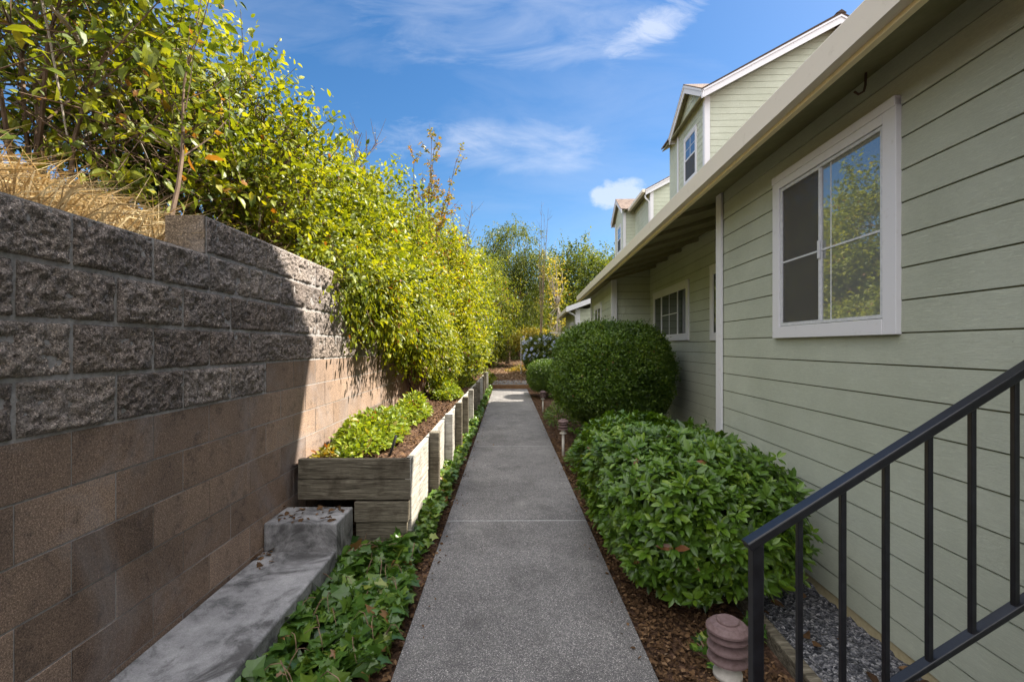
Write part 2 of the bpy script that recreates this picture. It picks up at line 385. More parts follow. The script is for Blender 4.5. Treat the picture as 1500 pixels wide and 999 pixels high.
def branches(mb, rg, base, tips, r0=.05, r1=.006, seg=5, wob=.12):
    base = Vector(base)
    for tp in tips:
        tp = Vector(tp); n = 6; pts = []; ln = (tp-base).length
        off = Vector(rg.normal(size=3))*wob*ln
        for i in range(n+1):
            t = i/n; p = base.lerp(tp, t) + off*math.sin(t*math.pi)*.6 + Vector(rg.normal(size=3))*.02*ln*(0 if i == 0 else 1)
            p.z += .10*ln*math.sin(t*math.pi)
            pts.append(p)
        mb.tube(pts, [r0*(1-i/n)**.8 + r1 for i in range(n+1)], seg)
def shrub(name, seed, ells, nclus, per, mat, label, cat='shrub', leafsize=.07, twig=.3, tmpl=None, base=None, nbr=14, r0=.035,
          barkm='bark', group=None, shell=.45, lump=.22, up=.35, droop=0., clip=None, extra=None, twigs=True, ntw=250):
    rg = np.random.default_rng(seed)
    e0 = ells[0]; base = base or (e0[0], e0[1], e0[2]-e0[5])
    root = empty(name, base, 0, label, cat, group)
    P, D, N, S, ti, C, td = crown(rg, ells, nclus, per, twig, leafsize, shell, lump, up, droop, clip)
    leaf_obj('crown', root, M[mat], P, D, N, S, tmpl or TL, ti, base)
    mb = MB(); b = np.array(base); ids = rg.choice(len(C), min(nbr, len(C)), replace=False)
    branches(mb, rg, (0, 0, 0), [tuple(C[i]-b) for i in ids], r0, .004)
    if twigs:
        for i in rg.choice(len(C), min(ntw, len(C)), replace=False):
            a = C[i]-b; mb.tube([a-td[i]*twig*1.2, a, a+td[i]*twig], [.006, .004, .002], 3)
    mb.build('stem', M[barkm], root, fixn=False)
    if extra: extra(root, rg, C, td, b)
    return root

# ------------------------------------------------------------------ camera, light, sky
cam = bpy.data.cameras.new('camera'); cam.lens = 16.8; cam.sensor_width = 36; cam.shift_y = .005
cam.clip_end = 2000; cam.clip_start = .02
co = bpy.data.objects.new('camera', cam); COL.objects.link(co)
co.location = (0, 0, H); co.rotation_euler = (math.radians(90), 0, -math.atan(6/700)); sc.camera = co
sl = bpy.data.lights.new('sun', 'SUN'); sl.energy = 5.0; sl.angle = math.radians(.55); sl.color = (1, .93, .80)
so = bpy.data.objects.new('sun', sl); COL.objects.link(so); so.location = SUN*50
so.rotation_euler = SUN.to_track_quat('Z', 'Y').to_euler()
w = bpy.data.worlds.new('World'); sc.world = w; w.use_nodes = True
nt = w.node_tree; nt.nodes.clear()
def wn(t): return nt.nodes.new(t)
def wmath(op, a, b=None, c=None, clamp=False):
    x = wn('ShaderNodeMath'); x.operation = op; x.use_clamp = clamp
    for i, v in enumerate((a, b, c)):
        if v is None: continue
        if hasattr(v, 'links'): nt.links.new(v, x.inputs[i])
        else: x.inputs[i].default_value = v
    return x.outputs[0]
sky = wn('ShaderNodeTexSky'); sky.sky_type = 'NISHITA'; sky.sun_disc = False
sky.sun_elevation = math.asin(SUN.z); sky.sun_rotation = math.atan2(SUN.x, SUN.y)
sky.air_density = 1.0; sky.dust_density = .6; sky.ozone_density = 2.2; sky.altitude = 100
tc = wn('ShaderNodeTexCoord'); sep = wn('ShaderNodeSeparateXYZ'); nt.links.new(tc.outputs['Generated'], sep.inputs[0])
yy = wmath('MAXIMUM', sep.outputs[1], .05)
tx = wmath('DIVIDE', sep.outputs[0], yy); tz = wmath('DIVIDE', sep.outputs[2], yy)
front = wmath('GREATER_THAN', sep.outputs[1], .06)
cmb = wn('ShaderNodeCombineXYZ'); nt.links.new(tx, cmb.inputs[0]); nt.links.new(tz, cmb.inputs[1])
def wnoise(scale, sc3, rot, detail=6, rough=.6, dist=.6):
    mp = wn('ShaderNodeMapping'); mp.inputs['Scale'].default_value = sc3; mp.inputs['Rotation'].default_value = (0, 0, rot)
    nt.links.new(cmb.outputs[0], mp.inputs[0])
    x = wn('ShaderNodeTexNoise'); x.inputs['Scale'].default_value = scale; x.inputs['Detail'].default_value = detail
    x.inputs['Roughness'].default_value = rough; x.inputs['Distortion'].default_value = dist
    nt.links.new(mp.outputs[0], x.inputs['Vector']); return x.outputs['Fac']
wisp = wnoise(3.2, (1, 3.0, 1), -.25); puff = wnoise(14, (1, 1.4, 1), 0, 7, .6, .2); fine = wnoise(9, (1, 2.2, 1), .3, 8, .7, 1.0)
def blob(cx, cz, rx, rz, rot=0):
    a = wmath('SUBTRACT', tx, cx); b = wmath('SUBTRACT', tz, cz)
    c, s = math.cos(rot), math.sin(rot)
    u = wmath('ADD', wmath('MULTIPLY', a, c), wmath('MULTIPLY', b, s)); v = wmath('SUBTRACT', wmath('MULTIPLY', b, c), wmath('MULTIPLY', a, s))
    d = wmath('ADD', wmath('POWER', wmath('ABSOLUTE', wmath('DIVIDE', u, rx)), 2.0), wmath('POWER', wmath('ABSOLUTE', wmath('DIVIDE', v, rz)), 2.0))
    return wmath('SUBTRACT', 1.0, d, clamp=True)
def px(x, y): return ((x-744)/700, (507-y)/700)
def cl(cx, cy, rx, ry, rot, tex, lo, gain):
    a, b = px(cx, cy); k = blob(a, b, rx/700, ry/700, rot)
    # coverage grows toward the middle of the patch; its rim is broken up by the noise
    v = wmath('SUBTRACT', wmath('ADD', tex, wmath('MULTIPLY', k, .42)), lo+.36, clamp=True)
    return wmath('MULTIPLY', wmath('MULTIPLY', v, gain), wmath('MINIMUM', wmath('MULTIPLY', k, 3.0), 1.0))
terms = [cl(760, 30, 290, 95, -.08, wisp, .30, 1.7), cl(965, 34, 110, 34, .5, fine, .30, 2.6), cl(740, 215, 190, 55, .02, wisp, .32, 1.9),
         cl(640, 205, 160, 40, 0, fine, .36, 1.5), cl(912, 287, 56, 32, .1, puff, .24, 6), cl(860, 200, 330, 240, 0, wisp, .32, .6), cl(200, 60, 500, 200, 0, wisp, .34, .9)]
tot = terms[0]
for t in terms[1:]: tot = wmath('ADD', tot, t)
tot = wmath('MULTIPLY', wmath('MINIMUM', wmath('MULTIPLY', tot, .5), .6), front)
mixc = wn('ShaderNodeMix'); mixc.data_type = 'RGBA'; nt.links.new(tot, mixc.inputs[0])
hsv = wn('ShaderNodeHueSaturation'); hsv.inputs['Saturation'].default_value = 1.3; hsv.inputs['Value'].default_value = 1.0
nt.links.new(sky.outputs[0], hsv.inputs['Color'])
nt.links.new(hsv.outputs[0], mixc.inputs[6]); mixc.inputs[7].default_value = (5.6, 5.9, 6.6, 1)
# unseen bright cloud added behind the camera and overhead as fill light
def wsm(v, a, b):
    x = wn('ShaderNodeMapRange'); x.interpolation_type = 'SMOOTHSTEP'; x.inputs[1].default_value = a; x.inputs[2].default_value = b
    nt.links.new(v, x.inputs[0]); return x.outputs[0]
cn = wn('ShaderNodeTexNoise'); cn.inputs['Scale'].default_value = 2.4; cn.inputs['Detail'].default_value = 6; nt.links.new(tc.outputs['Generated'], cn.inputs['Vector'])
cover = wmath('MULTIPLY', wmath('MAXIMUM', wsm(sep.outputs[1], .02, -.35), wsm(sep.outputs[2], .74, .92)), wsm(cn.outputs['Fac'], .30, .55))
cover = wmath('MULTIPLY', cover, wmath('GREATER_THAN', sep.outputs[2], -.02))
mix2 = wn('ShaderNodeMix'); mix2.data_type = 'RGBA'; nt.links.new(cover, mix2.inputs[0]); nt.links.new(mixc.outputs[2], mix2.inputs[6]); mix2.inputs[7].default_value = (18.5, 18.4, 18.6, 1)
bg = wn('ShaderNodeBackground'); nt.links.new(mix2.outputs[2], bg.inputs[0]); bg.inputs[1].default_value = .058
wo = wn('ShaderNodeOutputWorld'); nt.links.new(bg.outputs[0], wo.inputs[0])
sc.view_settings.view_transform = 'Standard'; sc.view_settings.look = 'None'; sc.view_settings.exposure = 1.62; sc.view_settings.gamma = 1
sc.render.engine = 'CYCLES'
sc.cycles.max_bounces = 6; sc.cycles.diffuse_bounces = 4; sc.cycles.glossy_bounces = 3; sc.cycles.transmission_bounces = 3
sc.cycles.use_denoising = True
sc.cycles.sample_clamp_indirect = 8

# ------------------------------------------------------------------ ground
def hgt(X, Y):
    X = np.asarray(X, float); Y = np.asarray(Y, float)
    s = np.clip((Y-16)/4, 0, 1); s = s*s*(3-2*s)
    low = -.035 + s*.22 + np.clip(Y-20, 0, 80)*.028
    bank = np.clip((-1.72-X)/.04, 0, 1)
    hill = 1.93 + np.clip(-1.75-X, 0, 7)*.34 + np.clip(-8.75-X, 0, 60)*.12
    ramp = np.clip((-1.2-X)/3.0, 0, 1); ramp = ramp*ramp*(3-2*ramp)
    e = np.clip((Y-15.5)/3.5, 0, 1)
    up = bank*(1-e) + ramp*e
    far = np.clip((Y-34)/25, 0, 1)*4.0
    n = .05*np.sin(X*1.7+Y*.9)*np.sin(Y*1.1-X*.6)*up
    return low*(1-up) + (hill+n)*up + far
xs = np.unique(np.concatenate([np.linspace(-400, -30, 12), np.linspace(-30, -8, 12), np.linspace(-8, -1.9, 24), [-1.76, -1.72, -1.69, -1.6], np.linspace(-1.5, 3, 40), np.linspace(3.2, 30, 20), np.linspace(40, 400, 10)]))
ys = np.unique(np.concatenate([np.linspace(-300, -10, 10), np.linspace(-8, 36, 110), np.linspace(38, 80, 20), np.linspace(90, 600, 14)]))
GX, GY = np.meshgrid(xs, ys); GZ = hgt(GX, GY)
nx, ny = len(xs), len(ys); ii = np.arange(nx*ny).reshape(ny, nx)
F = np.stack([ii[:-1, :-1], ii[:-1, 1:], ii[1:, 1:], ii[1:, :-1]], -1).reshape(-1, 4)
g = np_mesh('ground', np.stack([GX, GY, GZ], -1).reshape(-1, 3), F, M['soil'], None, smooth=True); tag(g, kind='structure')

# path: slabs with joints
mb = MB(); edges = [-3.2, 1.05, 4.18, 7.3, 10.9, 14.1, 17.05]
for a, b in zip(edges[:-1], edges[1:]):
    mb.box(-.532, .687, a+.012, b-.012, -.12, 0, 0)
    mb.box(-.528, .683, b-.0115, b+.0015, -.12, -.0015, 1); mb.box(-.528, .683, b+.0045, b+.0115, -.12, -.002, 1); mb.box(-.527, .682, b+.0016, b+.0044, -.12, -.01, 2)
p = mb.build('path', [M['path'], M['joint'], M['hose']], None, bevel=.004); tag(p, kind='structure')
mb = MB(); mb.box(-.56, .72, 17.16, 19.6, -.1, .155)
p = mb.build('path_landing', M['path'], None, bevel=.01); tag(p, kind='structure')
mb = MB(); mb.box(-.62, .78, 17.055, 17.155, -.1, .14); 
st = mb.build('step_timber', M['riser'], None, bevel=.008); tag(st, 'brown timber riser of the low step at the far end of the path', 'step')

# ------------------------------------------------------------------ left block wall
rg = np.random.default_rng(3)
WX = -1.63; CH = .2045; Z0 = .183; BL = .4115
wall = empty('block_wall', (WX-.1, 6, 0), 0, 'tall grey and tan concrete block retaining wall with rough upper courses', 'wall')
wo_ = np.array([WX-.1, 6, 0])
Vs, Fs, Ts = [], [], []; Vm, Fm, Tm = [], [], []; ns = nm = 0
WEND = 15.2
for i in range(-1, 11):
    z0 = Z0 + i*CH; z1 = z0 + CH
    ph = 1.591 if i % 2 == 1 else 1.80
    y = ph - BL*14
    ystart = 2.647 if i == 9+1-0 else -4
    while y < WEND:
        y0, y1 = y + .004, y + BL - .004; y += BL
        if i == 10: continue
        top_extra = (i == 9)
        if top_extra and y1 < 2.65: continue
        if top_extra and y0 < 2.6: y0 = 2.603
        if y1 < -3.5: continue
        split = (i >= 6) or (i == 5 and y1 < 3.3)
        if split:
            near = y0 < 6
            a, b = (60, 32) if near and y0 > .3 else (18, 10)
            u = np.linspace(0, 1, a); v = np.linspace(0, 1, b); U, Vv = np.meshgrid(u, v)
            Y = y0 + U*(y1-y0); Z = z0+.005 + Vv*(z1-z0-.010)
            P = np.stack([np.zeros_like(Y)+i*3.1+y0, Y, Z], -1)
            edge = np.minimum(np.minimum(U, 1-U)*BL, np.minimum(Vv, 1-Vv)*CH)
            env = np.clip(edge/.018, 0, 1)**.6
            dsp = .012 + .010*vnoise(P, 5, 9) + .009*vnoise(P, 6, 24) + .008*vnoise(P, 8, 58) + .005*vnoise(P, 10, 100)
            X = WX + env*dsp - .003
            X[(edge < 1e-6)] = WX-.012
            Q = np.stack([X, Y, Z], -1).reshape(-1, 3) - wo_
            jj = np.arange(a*b).reshape(b, a)
            Fq = np.stack([jj[:-1, :-1], jj[:-1, 1:], jj[1:, 1:], jj[1:, :-1]], -1).reshape(-1, 4)
            Vs.append(Q); Fs.append(Fq+ns); ns += a*b; Ts.append(np.full(a*b, rg.uniform(0, 1)))
        else:
            bx = rg.uniform(-.0015, .0015)
            c = .002
            xf = WX+bx
            g_ = .0022; y0 -= .0018; y1 += .0018
            Q = np.array([(xf-.012, y0, z0+g_), (xf-.012, y1, z0+g_), (xf-.012, y1, z1-g_), (xf-.012, y0, z1-g_),
                          (xf, y0+c, z0+g_+c), (xf, y1-c, z0+g_+c), (xf, y1-c, z1-g_-c), (xf, y0+c, z1-g_-c)]) - wo_
            Fq = np.array([(4,5,6,7), (0,1,5,4), (1,2,6,5), (2,3,7,6), (3,0,4,7)])
            Vm.append(Q); Fm.append(Fq+nm); nm += 8; Tm.append(np.full(8, np.clip(rg.normal(.5, .25), 0, 1)))
np_mesh('rough_blocks', np.concatenate(Vs), np.concatenate(Fs), M['split'], wall, np.concatenate(Ts), smooth=True)
np_mesh('smooth_blocks', np.concatenate(Vm), np.concatenate(Fm), M['smooth'], wall, np.concatenate(Tm))
mb = MB(); o = wo_
ZT = Z0+9*CH
mb.box(WX-.20-o[0], WX-.0025-o[0], -3.5-o[1], 2.6-o[1], -.2, ZT-.004)
mb.box(WX-.20-o[0], WX-.0025-o[0], 2.6-o[1], WEND-o[1], -.2, ZT+CH-.004)
mb.build('mortar', M['mortar'], wall)
# end face block of the raised course
mb = MB(); mb.box(WX-.215-o[0], WX-.004-o[0], 2.585-o[1], 2.599-o[1], ZT, ZT+CH)
e = mb.build('end_block', M['soil_block'], wall, bevel=.004)

# concrete ledge and step
mb = MB(); mb.box(WX+.004, -1.145, -3, 3.19, -.3, .163)
lo = mb.build('concrete_ledge', M['concrete'], None, bevel=.012); tag(lo, 'long low grey concrete ledge at the foot of the block wall', 'ledge')
mb = MB(); mb.box(WX+.004, -1.14, 3.193, 3.53, -.3, .343)
lo = mb.build('concrete_step', M['concrete'], None, bevel=.01); tag(lo, 'short grey concrete step block between the ledge and the timber planter', 'step')

# ------------------------------------------------------------------ timber planter
pl = empty('timber_planter', (-1.1, 3.55, 0), 0, 'long weathered timber planter bed running along the block wall', 'planter')
def off(o_, *a): return a
def boxw(mb, org, x0, x1, y0, y1, z0, z1, m=0): mb.box(x0-org[0], x1-org[0], y0-org[1], y1-org[1], z0-org[2], z1-org[2], m)
po = (-1.1, 3.55, 0)
PE = 15.6
mb = MB(); boxw(mb, po, -1.557, -.725, 3.55, 3.60, .385, .535); boxw(mb, po, -1.555, -.726, 3.552, 3.60, .539, .686)
mb.build('front_board', M['timber_dark'], pl, bevel=.005)
mb = MB(); boxw(mb, po, -1.135, -.735, 3.535, 3.60, .225, .372); boxw(mb, po, -1.13, -.75, 3.56, 3.60, -.05, .215)
mb.build('lower_board', M['timber_dark'], pl, bevel=.006)
for k in range(5):
    mb = MB(); a = 3.605 + k*2.4; b = min(a+2.395, PE)
    boxw(mb, po, -.765, -.722, a if k else 3.555, b, .40, .686-.01*k); boxw(mb, po, -.763, -.724, a if k else 3.6, b, -.05, .394)
    mb.build('side_board', M['timber'], pl, bevel=.005)
mb = MB(); boxw(mb, po, -1.6, -.77, 3.61, PE, -.2, .585)
# soil top displaced a bit
gx = np.linspace(-1.625, -.77, 18); gy = np.linspace(3.605, PE, 160); A, B = np.meshgrid(gx, gy)
Zs = .60 + .018*vnoise(np.stack([A, B, A*0], -1), 11, 5) + .010*vnoise(np.stack([A, B, A*0], -1), 12, 18) + .03*(A < -1.35) - .02*(A > -.85)
jj = np.arange(A.size).reshape(A.shape)
np_mesh('soil', np.stack([A-po[0], B-po[1], Zs], -1).reshape(-1, 3), np.stack([jj[:-1, :-1], jj[:-1, 1:], jj[1:, 1:], jj[1:, :-1]], -1).reshape(-1, 4), M['soil'], pl, smooth=True)
pr = random.Random(5)
for k in range(11):
    y = 4.36 + 1.08*k + pr.uniform(-.04, .04); t = .72 + pr.uniform(-.03, .03); mb = MB()
    boxw(mb, po, -.72, -.63, y, y+.09, -.1, t)
    mb.build('post', M['timber_dark'] if k % 3 != 1 else M['timber'], pl, bevel=.006)
# irrigation hose stub
mb = MB(); mb.tube([(-1.0, 4.02, .58), (-.97, 4.0, .66), (-.93, 3.98, .78)], .011, 8)
hs = mb.build('irrigation_pipe', M['hose'], None, smooth=True); tag(hs, 'short black irrigation pipe sticking up from the planter soil', 'pipe')

# ------------------------------------------------------------------ houses (local frame: x = distance from path, y = along)
TH = -math.atan(.043)
def local_v(Y, u): return Y + .043*u
def siding_wall(name, parent, p0, p1, z0, z1, nrm, s_lo=None, s_hi=None, lap=.158, phase=1.749, gap=.0075, depth=.010):
    """boards on the vertical plane through p0->p1 ; nrm = outward unit 2D ; s_lo/s_hi(z) -> [0..1] extents"""
    mb = MB(); p0 = Vector(p0); p1 = Vector(p1); n = Vector(nrm)
    L_ = (p1-p0).length
    def pt(s, o, z): q = p0 + (p1-p0)*s + n*o; return (q.x, q.y, z)
    k = math.floor((z0-phase)/lap); z = phase + k*lap
    while z < z1 - 1e-4:
        a, b = max(z, z0), min(z+lap, z1); z += lap
        if b-a < .015: continue
        lo0 = s_lo(a) if s_lo else 0; lo1 = s_lo(b) if s_lo else 0
        hi0 = s_hi(a) if s_hi else 1; hi1 = s_hi(b) if s_hi else 1
        if hi0-lo0 < .01: continue
        if hi1 < lo1: hi1 = lo1 = (hi1+lo1)/2
        g_ = gap
        mb.quad(pt(lo0, depth, a), pt(hi0, depth, a), pt(hi1, depth*.7, b-g_), pt(lo1, depth*.7, b-g_), 0)   # face
        mb.quad(pt(lo1, depth*.7, b-g_), pt(hi1, depth*.7, b-g_), pt(hi1, 0, b-g_), pt(lo1, 0, b-g_), 0)      # top of board
        mb.quad(pt(lo1, 0, b-g_), pt(hi1, 0, b-g_), pt(hi1, 0, b), pt(lo1, 0, b), 1)                          # groove back
        mb.quad(pt(lo0, 0, a), pt(hi0, 0, a), pt(hi0, depth, a), pt(lo0, depth, a), 0)                        # underside
    # backing sheet behind the boards
    if not s_lo and not s_hi:
        mb.quad(pt(0, -.02, z0), pt(1, -.02, z0), pt(1, -.02, z1), pt(0, -.02, z1), 1)
    return mb.build(name, [M['siding'], M['siding_gap']], parent)
def window_u(parent, u, va, vb, z0, z1, kind='near', fw=.09, label=None):
    """window on a wall whose outward normal is -x ; va<vb"""
    f = MB(); pf = u-.013-.022; pb = u-.005
    f.box(pf, pb, va-fw*0, va+fw, z0, z1); f.box(pf, pb, vb-fw, vb, z0, z1)
    f.box(pf-.003, pb, va+fw, vb-fw, z0, z0+fw*.9); f.box(pf-.006, pb, va, vb, z1-.02-fw*.2, z1+.012)
    f.box(pf-.001, pb, va+fw, vb-fw, z1-fw, z1-.02-fw*.2)
    w_ = f.build('window', M['white'], parent, bevel=.003)
    if label: w_['label'] = label
    ia, ib, ja, jb = va+fw, vb-fw, z0+fw*.9, z1-fw
    gl = u-.017
    return w_, ia, ib, ja, jb, gl
def frame_rect(mb, x0, x1, ya, yb, za, zb, t):
    mb.box(x0, x1, ya, ya+t, za, zb); mb.box(x0, x1, yb-t, yb, za, zb)
    mb.box(x0, x1, ya+t, yb-t, za, za+t); mb.box(x0, x1, ya+t, yb-t, zb-t, zb)
def pane(w_, gl, a, b, c, d, mat, x=0):
    m = MB(); m.box(gl-.002+x, gl+.001+x, a, b, c, d); m.build('pane', mat, w_)

def corner_trim(parent, u, v, z0, z1, sgn, w_=.095):
    """L-shaped trim; sgn=-1: the camera-facing return is at this v, +1: far corner"""
    mb = MB(); t = .022
    if sgn < 0:
        mb.box(u-t, u-.001, v-t, v+w_, z0, z1); mb.box(u-.001, u+w_, v-t, v-.001, z0, z1)
    else:
        mb.box(u-t, u-.001, v-w_, v+t, z0, z1)
    return mb.build('corner_trim', M['white'], parent, bevel=.002)
def slab(mb, prof, v0, v1, t, m=0):
    """sloped roof slab: prof 2 pts (u,z) top line, thickness t down"""
    (a, za), (b, zb) = prof
    mb.prism([(a, za), (b, zb), (b, zb-t), (a, za-t)], 'y', v0, v1, m)

h1 = empty('townhouse', (0, 0, 0), TH, 'near sage green townhouse with long tan gutter and white framed slider window', 'house')
U = 1.825; UR = 2.617
vc = local_v(4.53, U); vr = local_v(10.3, U); ve = local_v(13.75, U)
siding_wall('wall', h1, (U, -6), (U, vc), .045, 2.97, (-1, 0))
siding_wall('wall', h1, (UR, vc-.3), (UR, vr), .045, 3.21, (-1, 0))
siding_wall('wall', h1, (U, vr), (UR, vr), .045, 3.19, (0, -1))
siding_wall('wall', h1, (U, vr), (U, ve), .045, 2.97, (-1, 0))
mb = MB(); mb.box(U+.01, UR+.1, vc-.02, vc, .0, 3.1); mb.box(U+.01, 7, ve-.03, ve, 0, 3.0)
mb.box(U+.012, U+.03, -6, vc-.02, 0, 3.0); mb.box(UR+.012, UR+.03, vc, vr, 0, 3.2); mb.box(U+.012, U+.03, vr+.02, ve-.03, 0, 3.0)
mb.build('end_wall', M['siding'], h1)
mb = MB(); mb.box(U-.004, U+.1, -6, vc, -.2, .043); mb.box(UR-.004, UR+.1, vc, vr, -.2, .043); mb.box(U-.004, U+.1, vr, ve, -.2, .043)
mb.build('foundation', M['foundation'], h1)
corner_trim(h1, U-.014, vc, .05, 2.96, 1); corner_trim(h1, U-.014, vr-.014, .05, 2.95, -1); corner_trim(h1, U-.014, ve, .05, 2.95, 1)
# near slider
va, vb = local_v(2.315, U), local_v(3.495, U)
w_, a, b, c, d, gl = window_u(h1, U, va, vb, 1.58, 2.735, label='large white framed sliding window with a screen on its left half')
mid = (a+b)/2+.03
mb = MB(); frame_rect(mb, U-.030, U-.014, a+.004, mid+.012, c+.004, d-.004, .018); frame_rect(mb, U-.026, U-.012, mid-.012, b-.004, c+.004, d-.004, .022)
mb.box(U-.024, U-.017, a+.02, mid, (c+d)/2-.045, (c+d)/2-.033); mb.box(U-.021, U-.015, mid+.014, b-.02, (c+d)/2-.045, (c+d)/2-.033)
mb.box(U-.020, U-.016, mid-.10, mid-.09, c+.02, d-.02)
mb.box(U-.040, U-.0305, mid-.012, mid+.008, (c+d)/2-.09, (c+d)/2+.02)
mb.build('sash', M['alu'], w_, bevel=.001)
pane(w_, gl, a, mid, c, d, M['glass']); pane(w_, gl+.0005, mid, b, c, d, M['glass'], .001)
mb = MB(); mb.box(U-.0165-.0035, U-.0165-.0028, mid+.02, b-.03, c+.02, d-.02); mb.build('screen', M['screen'], w_)
# three pane window in the recess
va, vb = local_v(7.73, UR), local_v(9.91, UR)
w_, a, b, c, d, gl = window_u(h1, UR, va, vb, 1.62, 2.60, label='wide three pane window in the recessed wall')
t1 = a + (b-a)*.24; t2 = a+(b-a)*.74
mb = MB()
for q0, q1, dx in ((a, t1+.01, 0), (t1-.01, t2+.01, .006), (t2-.01, b, 0)): frame_rect(mb, UR-.032+dx, UR-.016+dx*.4, q0+.002, q1-.002, c+.003, d-.003, .03)
mb.box(UR-.024, UR-.019, (t1+t2)/2-.008, (t1+t2)/2+.008, c+.03, d-.03); mb.box(UR-.024, UR-.0185, t1+.03, t2-.03, (c+d)/2-.008, (c+d)/2+.008)
mb.build('sash', M['white'], w_, bevel=.001); pane(w_, gl, a, b, c, d, M['glass_dark'])
# second window of the recess, partly hidden by the corner
va, vb = local_v(5.5, UR), local_v(6.8, UR)
w_, a, b, c, d, gl = window_u(h1, UR, va, vb, 1.60, 2.65, label='dark window half hidden behind the near corner trim')
mb = MB(); frame_rect(mb, UR-.032, UR-.016, a, (a+b)/2+.01, c, d, .03); frame_rect(mb, UR-.028, UR-.014, (a+b)/2-.01, b, c+.001, d-.001, .03)
mb.build('sash', M['white'], w_); pane(w_, gl, a, b, c, d, M['glass_dark'])
# far window
va, vb = local_v(11.85, U), local_v(13.1, U)
w_, a, b, c, d, gl = window_u(h1, U, va, vb, 1.3, 2.6, label='narrow looking window near the far end of the front wall')
mb = MB(); frame_rect(mb, U-.032, U-.016, a, (a+b)/2+.01, c, d, .03); frame_rect(mb, U-.028, U-.014, (a+b)/2-.01, b, c+.001, d-.001, .03)
mb.build('sash', M['white'], w_); pane(w_, gl, a, b, c, d, M['glass'])
# gutter / fascia / soffit / lower roof
def eave(parent, v0, v1, uroof, ztop=0.0, hook=False):
    mb = MB(); z = ztop
    mb.prism([(1.405, 2.967+z), (1.412, 2.976+z), (1.425, 2.967+z), (1.425, 2.955+z), (1.455, 2.955+z), (1.466, 2.836+z), (1.412, 2.836+z), (1.409, 2.90+z)], 'y', v0, v1)
    mb.build('gutter', M['gutter'], parent, fixn=True)
    mb = MB(); mb.box(1.4665, 1.498, v0+.003, v1-.003, 2.815+z, 2.97+z); mb.build('fascia', M['fascia'], parent)
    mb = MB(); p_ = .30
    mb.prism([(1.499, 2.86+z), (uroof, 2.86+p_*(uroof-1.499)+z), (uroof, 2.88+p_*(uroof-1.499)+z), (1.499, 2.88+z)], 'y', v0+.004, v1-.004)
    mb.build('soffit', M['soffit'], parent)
    mb = MB(); mb.prism([(1.43, 2.981+z), (uroof, 2.981+p_*(uroof-1.43)+z), (uroof, 2.885+p_*(uroof-1.499)+z), (1.43, 2.9605+z)], 'y', v0, v1)
    mb.build('roof', M['shingle'], parent)
eave(h1, -6, local_v(14.0, 1.5), 7.0)
# rafters across the recess
v = vc+.35
while v < vr-.1:
    mb = MB(); mb.prism([(1.50, 2.858), (UR, 2.858+.3*(UR-1.5)), (UR, 2.80+.3*(UR-1.5)), (1.50, 2.82)], 'y', v, v+.04); v += .82
    mb.build('rafter', M['soffit'], h1)
# rake board at the far end
# little hook hanging from the soffit
mb = MB(); hv = local_v(2.45, 1.75)
mb.tube([(1.74, hv, 2.955), (1.74, hv+.005, 2.87), (1.735, hv+.01, 2.84), (1.715, hv+.02, 2.83), (1.70, hv+.03, 2.85)], .006, 6)
hk = mb.build('hook', M['bark'], h1, smooth=True)
# unseen block added between the two houses to keep sun off the path
mb = MB(); mb.box(3.15, 7, ve+.02, local_v(16.9, 3.2), 0, 3.75); mb.build('sun_blocker', M['siding'], h1)
mb = MB(); mb.box(3.05, 7, ve+.0, local_v(17.0, 3.2), 3.752, 3.9); mb.build('sun_blocker_top', M['shingle'], h1)

